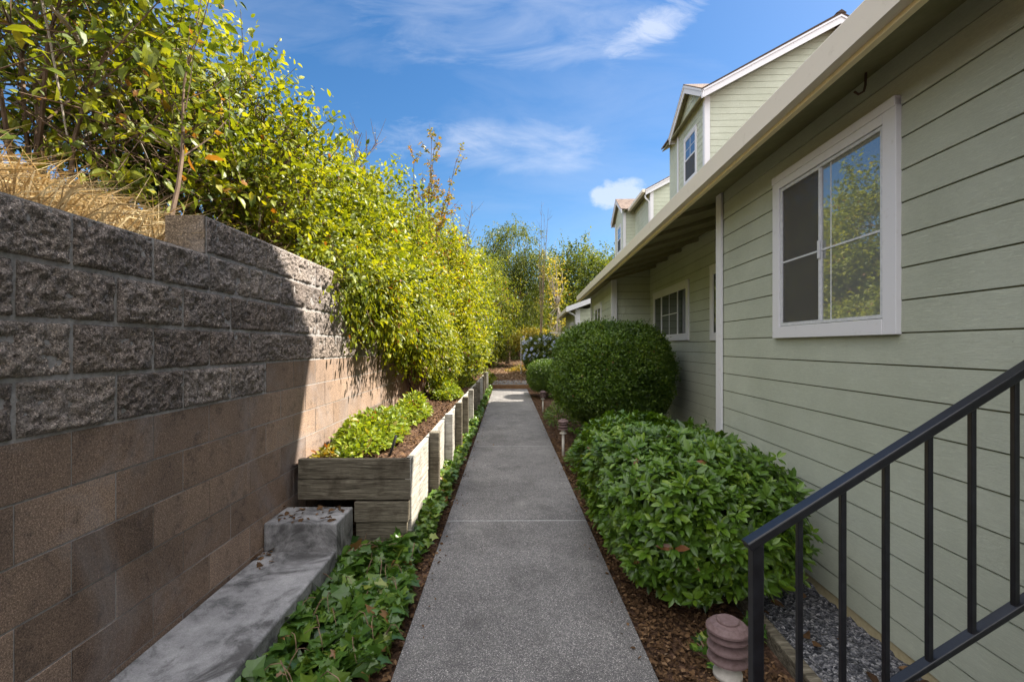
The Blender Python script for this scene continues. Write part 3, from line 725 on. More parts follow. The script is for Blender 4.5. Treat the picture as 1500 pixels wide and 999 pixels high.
def upper(parent, vg, vb0, vb1, vend, gutter_after, uridge=7.5, label=None):
    """upper storey: gable end facing the camera at vg, front box with a cross gable from vb0 to vb1, u=4.40 ; main front wall further back"""
    UF, UM = 4.40, (4.40 if abs(vg-vb0) < .3 else 4.9)
    OH = .20; pit = .536; zt = 7.77     # roof top height at the eave line (u=4.2)
    ue = 4.20 if UM == 4.40 else 4.66
    zr = lambda u: zt + pit*(u-ue)
    zrid = zr(uridge)
    ub = 2*uridge - UM
    # gable end wall (clipped by the roof, symmetric)
    lo = lambda z: max(0.0, (ue + (z+.20-zt)/pit - UM)/(ub-UM))
    siding_wall('gable_wall', parent, (UM, vg), (ub, vg), 3.0, zrid-.25, (0, -1), s_lo=lo, s_hi=lambda z: 1-lo(z))
    mb = MB()
    mb.prism([(UM+.01, 3.0), (UM+.01, zr(UM)-.14), (uridge, zrid-.14), (ub, zr(UM)-.14), (ub, 3.0)], 'y', vg+.02, vend)
    mb.build('upper_body', M['siding'], parent)
    # main roof slabs + rake boards
    u2 = 2*uridge - ue
    mb = MB()
    v0 = vg-.15 if UM > 4.5 else vb0-.32
    c0 = vb0-.12 if UM == 4.40 else v0   # main roof eave
    eb_ = (vb0+vb1)/2 + (vb1-vb0)/2 + .32
    us = UM+.05 if UM < 4.5 else ue
    mb.prism([(us, zr(us)), (uridge, zrid), (u2, zt), (u2, zt-.04), (uridge, zrid-.06), (us, zr(us)-.04)], 'y', v0, eb_)
    mb.prism([(ue, zt), (uridge, zrid), (u2, zt), (u2, zt-.04), (uridge, zrid-.06), (ue, zt-.04)], 'y', eb_, vend+.2)
    if us > ue: mb.prism([(ue, zt), (us, zr(us)), (us, zr(us)-.04), (ue, zt-.04)], 'y', v0, v0+.05)
    mb.prism([(uridge-.12, zrid-.03), (uridge, zrid+.05), (uridge+.12, zrid-.03)], 'y', v0-.01, vend+.2)
    mb.build('roof', M['shingle'], parent)
    mb = MB(); t = .19
    for s, off_, th in ((0, .0, .045), (.022, .045, .15)):
        mb.prism([(ue, zt-.042-off_), (uridge, zrid-.062-off_), (u2, zt-.042-off_), (u2, zt-.042-off_-th), (uridge, zrid-.062-off_-th*1.08), (ue, zt-.042-off_-th)], 'y', v0+s, v0+.045)
    mb.build('rake_board', M['white'], parent)
    mb = MB(); mb.prism([(ue+.02, zt-.13), (UM+.1, zr(UM+.1)-.13), (UM+.1, zr(UM+.1)-.10), (ue+.02, zt-.10)], 'y', v0+.05, vend+.15)
    mb.prism([(UM+.1, zr(UM+.1)-.13), (uridge, zrid-.13), (uridge, zrid-.10), (UM+.1, zr(UM+.1)-.10)], 'y', v0+.05, vg)
    mb.build('soffit', M['soffit'], parent)
    corner_trim(parent, UM-.014, vg-.014, 3, zt-.16+pit*.2, -1, .11)
    if UM > 4.5:
        siding_wall('wall', parent, (UM, vg), (UM, vb0), 3.0, zr(UM)-.2, (-1, 0))
        siding_wall('box_side', parent, (UF, vb0), (UM+.05, vb0), 3.0, zt-.05, (0, -1))
        corner_trim(parent, UF-.014, vb0-.014, 3, zt-.12, -1, .10)
        mb = MB(); mb.tube([(UM-.06, vg+.05, 3), (UM-.06, vg+.05, zt-.45), (ue+.02, vg+.03, zt-.30), (ue+.02, vg+.03, zt-.2)], .035, 8)
        mb.build('downspout', M['white'], parent, smooth=True)
    # front of the box with cross gable
    vm = (vb0+vb1)/2; hw = (vb1-vb0)/2
    za = zt + .85; ps = .85/(hw+.32)
    zs = lambda v: za - ps*abs(v-vm)
    flo = lambda z: max(0.0, (vm - (za-.12-z)/ps - vb0)/(vb1-vb0))
    siding_wall('box_front', parent, (UF, vb0), (UF, vb1), 3.0, za-.2, (-1, 0), s_lo=flo, s_hi=lambda z: 1-flo(z))
    mb = MB(); mb.prism([(vb0+.01, 3.0), (vb0+.01, zs(vb0)-.13), (vm, za-.13), (vb1, zs(vb1)-.13), (vb1, 3.0)], 'x', UF+.02, UF+.9)
    mb.build('box_body', M['siding'], parent)
    ea, eb = vm-hw-.32, vm+hw+.32; uf = UF-.20
    mb = MB()
    uv = ue + (za-zt)/pit + .05; ul = ue+.03
    for e_ in (ea, eb):
        mb.hexa([(uf, e_, zt-.03), (ul, e_, zt-.03), (uv, vm, za-.035), (uf, vm, za-.035), (uf, e_, zt), (ul, e_, zt), (uv, vm, za), (uf, vm, za)])
    mb.build('cross_gable_roof', M['shingle'], parent)
    mb = MB(); 
    for s, off_, th in ((0, 0, .05), (.02, .05, .14)):
        mb.prism([(ea, zt-.031-off_), (vm, za-.036-off_), (eb, zt-.031-off_), (eb, zt-.031-off_-th), (vm, za-.036-off_-th*1.15), (ea, zt-.031-off_-th)], 'x', uf+s, uf+.045)
    mb.box(uf+.05, UF+.5, eb-.03, eb, zt-.20, zt-.035)
    mb.build('gable_trim', M['white'], parent)
    mb = MB(); mb.prism([(ea+.03, zt-.10), (vm, za-.10), (eb-.03, zt-.10), (eb-.03, zt-.08), (vm, za-.07), (ea+.03, zt-.08)], 'x', uf+.05, UF-.02)
    mb.build('gable_soffit', M['soffit'], parent)
    corner_trim(parent, UF-.014, vb1, 3, zt-.12, 1, .08)
    # window
    wa = vb0 + (vb1-vb0)*.27; wb = wa+.99
    w_, a, b, c, d, gl = window_u(parent, UF, wa, wb, 6.0, 7.30, fw=.075, label=label)
    mb = MB(); frame_rect(mb, UF-.03, UF-.016, a, b, (c+d)/2, d, .03); frame_rect(mb, UF-.027, UF-.015, a+.001, b-.001, c, (c+d)/2+.02, .03)
    mb.box(UF-.022, UF-.0175, (a+b)/2-.008, (a+b)/2+.008, (c+d)/2+.03, d-.03); mb.box(UF-.022, UF-.0174, a+.03, b-.03, c+(d-c)*.74, c+(d-c)*.74+.014)
    mb.build('sash', M['white'], w_)
    pane(w_, gl, a, b, c, d, M['glass_up'])
    mb = MB(); mb.box(gl-.006, gl-.004, a+.03, b-.03, c+.03, (c+d)/2); mb.build('screen', M['screen'], w_)
    # eave gutter on the main roof past the box
    if gutter_after:
        g0 = local_v(gutter_after[0], 4.6); g1 = local_v(gutter_after[1], 4.6); mb = MB()
        uu = ue+(.36 if UM == 4.40 else 0)-.02; mb.box(uu-.12, uu, g0, g1, zt-.14+(.19 if UM == 4.4 else 0), zt-.01+(.19 if UM == 4.4 else 0)); mb.build('gutter', M['gutter'], parent, bevel=.01)
upper(h1, local_v(11.85, 4.4), local_v(11.85, 4.4), local_v(14.0, 4.4), local_v(14.9, 4.4), (14.0, 15.1), label='upper dormer window with a screened lower half')
# near upper storey (unseen, above and beside the camera; roof outline shaped to cast the block wall's shadow)
mb = MB(); mb.box(3.62, 8, -9, 4.95, 3.3, 7.29); mb.build('upper_body', M['siding'], h1)
mb = MB(); mb.prism([(5.86, 7.40), (4.86, 8.36), (-9, 8.36), (-9, 7.30), (5.86, 7.30)], 'x', 2.97, 8); mb.build('upper_roof', M['shingle'], h1)

h2 = empty('townhouse', (0, 0, 0), TH, 'farther sage green townhouse beyond the tan gutter end, with low gable and dormer', 'house')
v2 = local_v(18.2, U); v2e = local_v(23.4, U)
lo2 = lambda z: max(0.0, (z-2.80-.36*0)/.36/(6-U)) if z > 2.8 else 0
siding_wall('wall', h2, (U, v2), (6, v2), .2, 4.3, (0, -1), s_lo=lo2)
siding_wall('wall', h2, (U, v2), (U, v2e), .2, 2.97, (-1, 0))
mb = MB(); mb.box(U+.02, 6.5, v2+.02, v2e, 0, 2.95); mb.build('wall_body', M['siding'], h2)
corner_trim(h2, U-.014, v2-.014, .2, 2.93, -1, .15)
eave(h2, local_v(17.9, 1.5), local_v(23.8, 1.5), 6.5)
mb = MB(); q = v2-.30
mb.prism([(1.42, 2.99), (6.3, 2.99+.36*4.88), (6.3, 2.80+.36*4.88), (1.42, 2.80)], 'y', q-.03, q); mb.build('rake_board', M['white'], h2)
mb = MB(); mb.tube([(1.47, v2-.2, 2.83), (1.70, v2-.15, 2.72), (1.78, v2-.06, 2.65), (1.78, v2-.06, .2)], .033, 8); mb.build('downspout', M['white'], h2, smooth=True)
va, vb = local_v(19.3, U), local_v(21.0, U)
w_, a, b, c, d, gl = window_u(h2, U, va, vb, 1.25, 2.5, label='window of the farther house beside its white corner trim')
mb = MB(); frame_rect(mb, U-.03, U-.016, a, b, c, d, .04); mb.box(U-.03, U-.016, (a+b)/2-.03, (a+b)/2+.03, c, d); mb.build('sash', M['white'], w_); pane(w_, gl, a, b, c, d, M['glass'])
upper(h2, local_v(19.1, 4.9), local_v(22.0, 4.4), local_v(24.1, 4.4), local_v(24.3, 4.4), (18.95, 21.7), label='small far dormer window under the brown shingled gable')

# ------------------------------------------------------------------ railing
rl = empty('stair_railing', (.73, 1.42, 0), 0, 'black painted metal stair railing rising to the right in the foreground', 'railing')
def rx(x): return (x-744)/700*1.42
def rz_(y): return H - (y-507)/700*1.42
ro = Vector((.73, 1.42, 0))
X0, X1 = rx(1109), 2.02
def rail_z(X, base=0): return rz_(789) + (X-X0)*.628
mb = MB(); mb.box(X0-.0165-ro.x, X0+.0165-ro.x, -.0165, .0165, -.05, rail_z(X0)-.014); mb.build('post', M['black'], rl, bevel=.003)
mb = MB(); mb.box(X1-.0165-ro.x, X1+.0165-ro.x, -.0165, .0165, 0, rail_z(X1)-.02); mb.build('post', M['black'], rl, bevel=.003)
mb = MB(); t = .021; d = Vector((1, 0, .628)).normalized(); nn = Vector((-d.z, 0, d.x))
def bar(mb, xa, xb, zf, th, wd, cut=False):
    a = Vector((xa-ro.x, 0, zf(xa))); b = Vector((xb-ro.x, 0, zf(xb)))
    mb.hexa([a-nn*th+Vector((0,-wd,0)), b-nn*th+Vector((0,-wd,0)), b-nn*th+Vector((0,wd,0)), a-nn*th+Vector((0,wd,0)),
             a+nn*th+Vector((0,-wd,0)), b+nn*th+Vector((0,-wd,0)), b+nn*th+Vector((0,wd,0)), a+nn*th+Vector((0,wd,0))])
bar(mb, X0-.03, X1+.02, lambda X: rail_z(X)-.004, .013, .021); mb.build('top_rail', M['black'], rl, bevel=.004)
mb = MB(); bar(mb, X0+.02, X1, lambda X: rail_z(X)-.70, .009, .017); mb.build('bottom_rail', M['black'], rl, bevel=.003)
for k in range(9):
    X = rx(1173) + .130*k
    if X > X1-.05: break
    mb = MB(); mb.box(X-.0078-ro.x, X+.0078-ro.x, -.0078, .0078, rail_z(X)-.70, rail_z(X)-.018); mb.build('baluster', M['black'], rl, bevel=.002)

# ------------------------------------------------------------------ gravel strip, edging, path lights
mb = MB(); 
rg = np.random.default_rng(21)
gx = np.linspace(1.36, 1.99, 50); gy = np.linspace(.3, 4.4, 260); A, B = np.meshgrid(gx, gy)
Zs = -.012 + .012*vnoise(np.stack([A, B, A*0], -1), 31, 45) + .01*vnoise(np.stack([A, B, A*0], -1), 32, 12)
jj = np.arange(A.size).reshape(A.shape)
gs = np_mesh('gravel_strip', np.stack([A, B, Zs], -1).reshape(-1, 3), np.stack([jj[:-1, :-1], jj[:-1, 1:], jj[1:, 1:], jj[1:, :-1]], -1).reshape(-1, 4), M['gravel'], None, smooth=True)
tag(gs, 'dark crushed gravel strip along the foot of the green siding', 'gravel', kind='stuff')
mb = MB(); mb.hexa([(1.27, .6, -.08), (1.33, .6, -.08), (1.44, 3.1, -.08), (1.38, 3.1, -.08), (1.27, .6, .045), (1.33, .6, .045), (1.44, 3.1, .04), (1.38, 3.1, .04)])
ed = mb.build('timber_edging', M['timber_dark'], None, bevel=.006); tag(ed, 'dark weathered edging board between mulch and gravel', 'edging')
def path_light(x, y, h, label, s=1.0):
    r = empty('path_light', (x, y, 0), 0, label, 'garden light', 'pagoda lights beside the path')
    mb = MB(); mb.lathe([(0, h), (.036*s, h), (.0385*s, h-.004), (.0385*s, h-.009), (.060*s, h-.016), (.074*s, h-.030), (.075*s, h-.038), (.070*s, h-.041), (.03*s, h-.036)], 0, 0, 32)
    mb.build('cap', M['lamp'], r)
    for k in range(3):
        z = h-.046-k*.040*s
        mb = MB(); mb.lathe([(.03*s, z+.012), (.045*s, z+.006), (.070*s, z-.012), (.071*s, z-.019), (.064*s, z-.020), (.03*s, z-.006)], 0, 0, 32)
        mb.build('louvre', M['lamp'], r)
    mb = MB(); mb.lathe([(.028*s, h-.03), (.028*s, h-.18*s), (.05*s, h-.19*s), (.05*s, h-.205*s), (.02, h-.21*s)], 0, 0, 20); mb.build('lens', M['lamp_pale'], r, smooth=True)
    mb = MB(); mb.tube([(0, 0, -.08), (0, 0, h-.2*s)], .019, 10); mb.build('stake', M['lamp_pale'] if s < 1.05 else M['lamp'], r, smooth=True)
path_light(.845, 1.83, .475, 'large brown tiered path light in the foreground beside the black railing', 1.06)
path_light(.775, 6.7, .50, 'brown pagoda path light behind the broad leafy shrub, second from the camera')
path_light(.82, 11.2, .48, 'small far brown path light below the clipped round bush, farthest of the three')

# ------------------------------------------------------------------ hedges on the right
def superpts(rg, n, c, r, e=2.6, shell=.06, zmin=None):
    d = rg.normal(size=(n, 3)); d = unit(d)
    rad = (np.abs(d)**e).sum(1)**(-1/e)
    q = d*rad[:, None]
    nr = unit(np.sign(q)*np.abs(q)**(e-1)/np.array(r))
    return np.array(c)+q*np.array(r)*(1-rg.uniform(0, 1, (n, 1))**1.6*shell), nr
def clipped(name, seed, c, r, n, leaf, mat, label, e=2.4, per=5, lump=.05, tm=None, core=.86, cat='bush', base=None, orgn=None, whorl=False, shell=.10):
    rg = np.random.default_rng(seed); base = base or (c[0], c[1], -.03)
    root = empty(name, base, 0, label, cat)
    P0, nr = superpts(rg, n, c, r, e, shell)
    f = vnoise(P0, seed, 2.4)[:, None]*lump + vnoise(P0, seed+1, 6.0)[:, None]*lump*.5
    P0 = P0 + nr*f + nr*np.where(rg.uniform(size=(n, 1)) < .03, rg.uniform(0, .09, (n, 1)), 0)
    P0 = P0[P0[:, 2] > .08]; nr = nr[-len(P0):] if False else unit(P0-np.array(c))*.6 + unit((P0-np.array(c))/np.array(r)**2)*.6
    nr = unit(nr); m = len(P0)
    if whorl:
        axis = unit(nr*.8 + np.array([0, 0, .75]) + rg.normal(size=(m, 3))*.35)
        t1 = unit(np.cross(axis, rg.normal(size=(m, 3)))); t2 = np.cross(axis, t1)
        ang = (np.arange(per)*2.399)[None, :] + rg.uniform(0, 6.28, (m, 1))
        tilt = rg.uniform(-.2, 1.1, (m, per, 1)); ang = ang + rg.normal(0, .35, (m, per))
        rad = t1[:, None]*np.cos(ang)[..., None] + t2[:, None]*np.sin(ang)[..., None]
        D = unit(rad + axis[:, None]*tilt); N = unit(axis[:, None] - rad*tilt*.8)
        P = P0[:, None] + D*leaf*.08; S = leaf*rg.uniform(.5, 1.2, (m, per))*rg.uniform(.65, 1.25, (m, 1))
    else:
        D = unit(nr[:, None]*.7 + rg.normal(size=(m, per, 3))*.75 + np.array([0, 0, .25])); N = unit(nr[:, None] + rg.normal(size=(m, per, 3))*.6 + np.array([0, 0, .4]))
        P = P0[:, None] + rg.normal(size=(m, per, 3))*leaf*.7; S = leaf*rg.uniform(.6, 1.2, (m, per))
    ti = np.clip(rg.normal(.45, .14, (m, 1)) + vnoise(P0, 9, 3)[:, None]*.18 + rg.normal(0, .13, (m, per)), 0, .96)
    ti[rg.uniform(size=ti.shape) < .002] = 1
    leaf_obj('crown', root, M[mat], P.reshape(-1, 3), D.reshape(-1, 3), N.reshape(-1, 3), S.ravel(), tm or TS, ti.ravel(), base)
    # branch scaffold and an inner leaf layer
    rg2 = np.random.default_rng(seed+5)
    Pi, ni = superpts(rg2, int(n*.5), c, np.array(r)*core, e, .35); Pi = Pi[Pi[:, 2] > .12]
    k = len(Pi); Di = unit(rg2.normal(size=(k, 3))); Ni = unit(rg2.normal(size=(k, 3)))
    leaf_obj('inner_leaves', root, M[mat], Pi, Di, Ni, np.full(k, leaf*2.2), TS, np.clip(rg2.normal(.2, .1, k), 0, .6), base)  # darker tint paints the shade deep inside the bush
    mb = MB(); b = np.array(base); ids = rg2.choice(k, 26)
    branches(mb, rg2, (0, 0, 0), [tuple(Pi[i]-b) for i in ids], .022, .004)
    mb.build('stem', M['bark'], root, fixn=False)
    return root
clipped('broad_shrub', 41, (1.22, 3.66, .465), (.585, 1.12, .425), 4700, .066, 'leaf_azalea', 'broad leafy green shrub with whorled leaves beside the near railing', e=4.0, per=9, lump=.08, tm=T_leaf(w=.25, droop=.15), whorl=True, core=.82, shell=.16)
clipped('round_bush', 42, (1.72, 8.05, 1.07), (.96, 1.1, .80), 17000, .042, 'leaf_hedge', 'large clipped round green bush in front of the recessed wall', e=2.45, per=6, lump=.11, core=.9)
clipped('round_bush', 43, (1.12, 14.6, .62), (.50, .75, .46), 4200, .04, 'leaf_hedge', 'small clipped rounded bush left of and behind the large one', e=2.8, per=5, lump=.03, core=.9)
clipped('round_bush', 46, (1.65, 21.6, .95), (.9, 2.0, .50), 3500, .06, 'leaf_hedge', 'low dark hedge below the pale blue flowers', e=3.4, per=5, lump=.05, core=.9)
# low plants by the path lights
def lowplant(seed, x, y, rx_, ry_, h, n, leaf, mat, label, name='low_plant', z=0., tm=None, cat='plant', group=None, up=.9):
    rg = np.random.default_rng(seed); root = empty(name, (x, y, z), 0, label, cat, group)
    ang = rg.uniform(0, 6.28, n); rr = np.sqrt(rg.uniform(0, 1, n))
    lx, ly = rr*np.cos(ang)*rx_, rr*np.sin(ang)*ry_
    hh = h*(1-rr**2*.75)*rg.uniform(.35, 1.0, n)*(1+.25*np.sin(lx*9+seed)*np.sin(ly*7))
    P = np.stack([lx, ly, hh], -1); o_ = unit(np.stack([lx/rx_, ly/ry_, rg.uniform(.2, up, n)], -1))
    D = unit(o_ + rg.normal(size=(n, 3))*.5); N = unit(np.array([0, 0, 1.]) + rg.normal(size=(n, 3))*.45 + o_*.3)
    leaf_obj('leaves', root, M[mat], P, D, N, leaf*rg.uniform(.5, 1.25, n), tm or TL, rg.normal(.5, .22, n))
    mb = MB()
    for i in rg.choice(n, min(n, 60), replace=False): mb.tube([(P[i][0]*.3, P[i][1]*.3, -.03), (P[i][0]*.8, P[i][1]*.8, P[i][2]*.6), tuple(P[i])], [.005, .004, .002], 3)
    mb.build('stem', M['twig'], root, fixn=False); return root
lowplant(51, .98, 5.9, .24, .65, .42, 1500, .055, 'leaf_hedge', 'low dark leafy plant behind the broad shrub at the path edge')
lowplant(52, 1.05, 9.6, .30, 1.2, .38, 1700, .06, 'leaf_hedge', 'low dark fern like plant at the foot of the round bush', tm=TN)
lowplant(53, 1.02, 2.35, .10, .09, .09, 70, .045, 'leaf_ivy', 'tiny green seedling in the mulch left of the foreground path light', tm=TI)
lowplant(54, 1.28, 2.5, .06, .07, .10, 40, .045, 'leaf_ivy', 'little ivy sprig at the edging board beneath the railing', tm=TI)

# ------------------------------------------------------------------ ivy and ground covers
def carpet(name, seed, polys, n, leaf, mat, label, cat, tm, h=.1, zf=None, kind='stuff', tmean=.45, big=None):
    """polys: list of (x0,x1,y0,y1,weight)"""
    rg = np.random.default_rng(seed); A = np.array(polys, float)
    w_ = A[:, 4]*(A[:, 1]-A[:, 0])*(A[:, 3]-A[:, 2]); w_ /= w_.sum(); idx = rg.choice(len(A), n, p=w_)
    x = A[idx, 0] + (A[idx, 1]-A[idx, 0])*rg.uniform(0, 1, n); y = A[idx, 2]+(A[idx, 3]-A[idx, 2])*rg.uniform(0, 1, n)
    q = np.stack([x, y, x*0], -1); lum = vnoise(q, seed+1, 5)*.5+.5
    keep = rg.uniform(size=n) < np.clip(lum*2.2-.3, .04, 1); x, y, lum, q = x[keep], y[keep], lum[keep], q[keep]; n = len(x)
    top = h*(.35+lum*1.0); z = top*rg.uniform(.15, 1, n)**.5 + (zf(x, y) if zf else -.02)
    N = unit(np.array([0, 0, 1.]) + rg.normal(size=(n, 3))*.6); D = unit(rg.normal(size=(n, 3))*np.array([1, 1, .4]) + np.array([.1, -.45, -.1]))
    S = leaf*np.where(rg.uniform(size=n) < .3, rg.uniform(1.0, 1.5, n), rg.uniform(.5, 1.0, n))
    ti = rg.normal(tmean, .2, n); ti = np.clip(ti, 0, .93); ti[rg.uniform(size=n) < .02] = 1
    o_ = leaf_obj(name, None, M[mat], np.stack([x, y, z], -1), D, N, S, tm, ti); tag(o_, label, cat, kind=kind); return o_
carpet('ivy_cover', 61, [(-1.13,-.74,.9,3.5,1), (-.85,-.60,2.2,3.52,.9), (-1.12,-.74,.2,1.8,.7), (-.8,-.64,3.2,4.2,.7)], 8500, .080, 'leaf_ivy', 'dark green ivy filling the bed between ledge and path', 'ivy', TI, .13)
carpet('ivy_cover', 62, [(-.72,-.57,3.6,8.0,1), (-.70,-.55,8,16.5,1)], 9000, .055, 'leaf_ivy', 'narrow ivy band at the foot of the timber planter', 'ivy', TI, .22, tmean=.6)
zbed = lambda x, y: x*0+.60
lowplant(63, -1.28, 4.55, .26, .85, .30, 2600, .062, 'leaf_cover', 'long bright green ground cover clump nearest in the timber planter', 'ground_cover', .60)
lowplant(64, -1.22, 6.0, .22, .7, .30, 1700, .06, 'leaf_cover', 'bright green clump behind the nearest one in the planter', 'ground_cover', .60)
lowplant(65, -1.05, 8.4, .25, .5, .28, 1500, .06, 'leaf_cover', 'round bright green clump in the middle of the planter', 'ground_cover', .60)
lowplant(66, -1.42, 3.80, .14, .14, .12, 160, .05, 'leaf_orange', 'small reddish leaved sprout at the planter corner by the wall', 'ground_cover', .60)
lowplant(67, -1.0, 11.2, .22, .7, .3, 1300, .06, 'leaf_mid', 'dull green clump toward the far end of the planter', 'ground_cover', .58)

# litter
def litter(name, seed, n, reg, size, zf, label):
    rg = np.random.default_rng(seed); A = np.array(reg, float); w_ = A[:, 4]; w_ = w_/w_.sum(); idx = rg.choice(len(A), n, p=w_)
    x = A[idx, 0]+(A[idx, 1]-A[idx, 0])*rg.uniform(0, 1, n); y = A[idx, 2]+(A[idx, 3]-A[idx, 2])*rg.uniform(0, 1, n)
    z = zf(x, y)+rg.uniform(.002, .02, n)
    D = unit(rg.normal(size=(n, 3))*np.array([1, 1, .2])); N = unit(np.array([0, 0, 1.])+rg.normal(size=(n, 3))*.4)
    o_ = leaf_obj(name, None, M['litter'], np.stack([x, y, z], -1), D, N, size*rg.uniform(.4, 1.3, n), TB, rg.beta(1.2, 3.6, n) if seed != 75 else rg.beta(2.6, 1.2, n)); tag(o_, label, 'leaf litter', kind='stuff'); return o_  # far path leaves get a paler tint that paints in sunlight
zero = lambda x, y: x*0-.03
litter('leaf_litter', 71, 15000, [(.69,1.3,1.0,3.0,.35), (.69,1.0,2.5,17,.35), (-.66,-.535,.8,17,.3), (.69,.8,3,8,.15)], .027, zero, 'dry brown leaves and bark chips in the beds beside the path')
litter('leaf_litter', 72, 5200, [(-1.6,-.79,3.62,9,.7), (-1.6,-.79,9,15.5,.4)], .034, lambda x, y: x*0+.60, 'dry leaves scattered over the planter soil')
litter('leaf_litter', 73, 60, [(-1.6,-1.17,3.2,3.5,.6), (-1.6,-1.5,2.9,3.19,.2)], .045, lambda x, y: np.where(y > 3.19, .343, .163), 'few dead leaves lying on the concrete step block')
litter('leaf_litter', 74, 26, [(1.4,1.9,1.2,3.2,.6)], .075, lambda x, y: x*0-.0, 'few tan leaves on the dark gravel')
litter('leaf_litter', 75, 30000, [(-1.3,1.0,17.2,19.6,.02), (-1.3,1.0,19.6,24,.3), (-1.5,2.0,24,36,.5), (-4,-1.3,17,30,.2)], .06, lambda x, y: np.where((x > -.56)*(x < .72)*(y < 19.6), .155, hgt(x, y)), 'orange brown leaves over the far path')

# ------------------------------------------------------------------ hillside vegetation on the left
zc = lambda x: 1.95
def over_wall(C):   # nothing inside the wall body
    return ~((C[:, 0] < -1.60) & (C[:, 2] < 2.15) & (C[:, 1] < 15.4))
def flowers(n, size=.03):
    def f(root, rg, C, td, b):
        ids = rg.choice(len(C), n); P = (C[ids]-b)[:, None] + rg.normal(size=(n, 14, 3))*.05
        D = unit(rg.normal(size=(n, 14, 3))); N = unit(rg.normal(size=(n, 14, 3)))
        for i in range(n): leaf_obj('flower', root, M['petal_pink'], P[i], D[i], N[i], np.full(14, size), TS, rg.uniform(0, 1, 14))
    return f
def arches(n, spread=(1.5, 1.5, 1.5), r=.012):
    def f(root, rg, C, td, b):
        mb = MB()
        for _ in range(n):
            s = C[rg.integers(len(C))]-b; e = C[rg.integers(len(C))]-b
            if (Vector(s)-Vector(e)).length > 2.6: continue
            m = (s+e)/2 + np.array([0, 0, .35]); pts = [tuple(s*(1-t)**2 + m*2*t*(1-t) + e*t*t) for t in np.linspace(0, 1, 8)]
            mb.tube(pts, [r*(1-.08*i) for i in range(8)], 5)
        mb.build('cane', M['bark_pale'], root, fixn=False)
    return f
def both(*fs):
    def f(*a):
        for q in fs: q(*a)
    return f
shrub('hillside_shrub', 101, [(-3.5,3.3,3.7,1.25,1.3,1.5), (-2.9,3.1,4.5,.6,.9,.7), (-4.6,3.0,3.9,1.3,1.4,1.8), (-3.2,4.1,3.3,1.0,.9,.9)], 2700, 8, 'leaf_mid', 'tall loose shrub with big leaves and pink flowers at the top left corner',
      leafsize=.082, twig=.40, tmpl=TL, base=(-3.4, 3.6, 2.0), nbr=22, r0=.016, shell=.6, extra=both(flowers(5), arches(30)), clip=over_wall, ntw=700)
shrub('hillside_shrub', 102, [(-3.05,5.0,3.75,.78,.8,.95), (-2.38,5.0,3.25,.55,.7,.80), (-2.5,5.0,2.65,.65,.8,.6), (-3.9,5.0,3.9,.8,.9,.95)], 5000, 8, 'leaf_sun', 'arching leafy shrub rising against the sky right of the top left one',
      leafsize=.062, twig=.34, tmpl=TL, base=(-2.7, 5.0, 2.0), nbr=24, r0=.03, shell=.6, extra=both(flowers(3), arches(20)), clip=over_wall, ntw=600)
shrub('hillside_shrub', 103, [(-2.6,7.0,3.0,1.0,1.4,1.15), (-2.0,6.5,2.4,.7,1.5,.6)], 6000, 8, 'leaf_sun', 'rounded yellow green shrub above the sunlit end of the block wall',
      leafsize=.07, twig=.30, tmpl=TL, base=(-2.6, 7.0, 2.1), nbr=16, clip=over_wall, extra=flowers(2), shell=.5)
shrub('overhanging_vine', 104, [(-1.57,6.3,2.08,.34,1.7,.38,1.2), (-1.45,7.5,1.82,.34,1.3,.42,1.5), (-1.40,8.9,1.5,.34,1.0,.55,1.2), (-1.72,5.6,2.3,.4,1.2,.30)], 12500, 8, 'leaf_sun', 'dense vine hanging over the block wall down to the planter', cat='vine',
      leafsize=.05, twig=.24, tmpl=TL, base=(-1.5, 8.2, .6), nbr=26, r0=.03, clip=lambda C: (C[:, 0] > -1.60) | (C[:, 2] > 2.2), droop=.6, shell=.4, extra=flowers(3))
shrub('hillside_shrub', 105, [(-2.6,9.4,3.0,1.1,1.6,1.6), (-2.0,9.8,2.2,.75,1.6,1.2)], 7000, 8, 'leaf_sun', 'yellow green shrub behind the vine, below the tall sparse sapling', leafsize=.07, twig=.32, base=(-2.5, 9.4, 2.1), nbr=14, clip=over_wall)
shrub('hillside_shrub', 106, [(-2.1,12.4,2.9,1.3,1.8,1.7), (-1.55,12.2,1.6,.65,1.6,1.0)], 8000, 8, 'leaf_sun', 'broad bright shrub leaning over the middle of the planter', leafsize=.075, twig=.34, base=(-2.0, 12.4, 1.0), nbr=14, clip=over_wall)
shrub('hillside_shrub', 107, [(-2.2,15.8,2.8,1.5,2.0,2.0), (-1.6,15.2,1.5,.75,1.7,1.1)], 7500, 8, 'leaf_sun', 'bright shrub at the far end of the timber planter', leafsize=.085, twig=.38, base=(-2.0, 15.8, .9), nbr=12)
shrub('hillside_shrub', 108, [(-2.4,20,3.0,1.7,2.4,2.2), (-1.7,20.5,1.6,.9,2.2,1.2)], 4600, 8, 'leaf_mid', 'green shrub past the planter where the far path begins', leafsize=.10, twig=.42, base=(-2.2, 20, .9), nbr=10)
shrub('hillside_shrub', 109, [(-4.2,8,3.8,1.6,2.2,1.3), (-4.8,11.5,4.2,1.6,2.2,1.8)], 2600, 7, 'leaf_mid', 'darker shrub mass higher on the hillside behind the yellow green ones', leafsize=.085, twig=.4, base=(-4.4, 9.5, 2.6), nbr=12)
shrub('hillside_shrub', 110, [(-4.0,16,3.9,1.6,2.4,2.0), (-4.4,21,3.8,2.0,3.0,2.2)], 3600, 7, 'leaf_mid', 'farthest dark green shrub mass on the upper hillside', leafsize=.12, twig=.5, base=(-4, 18, 2.6), nbr=10)
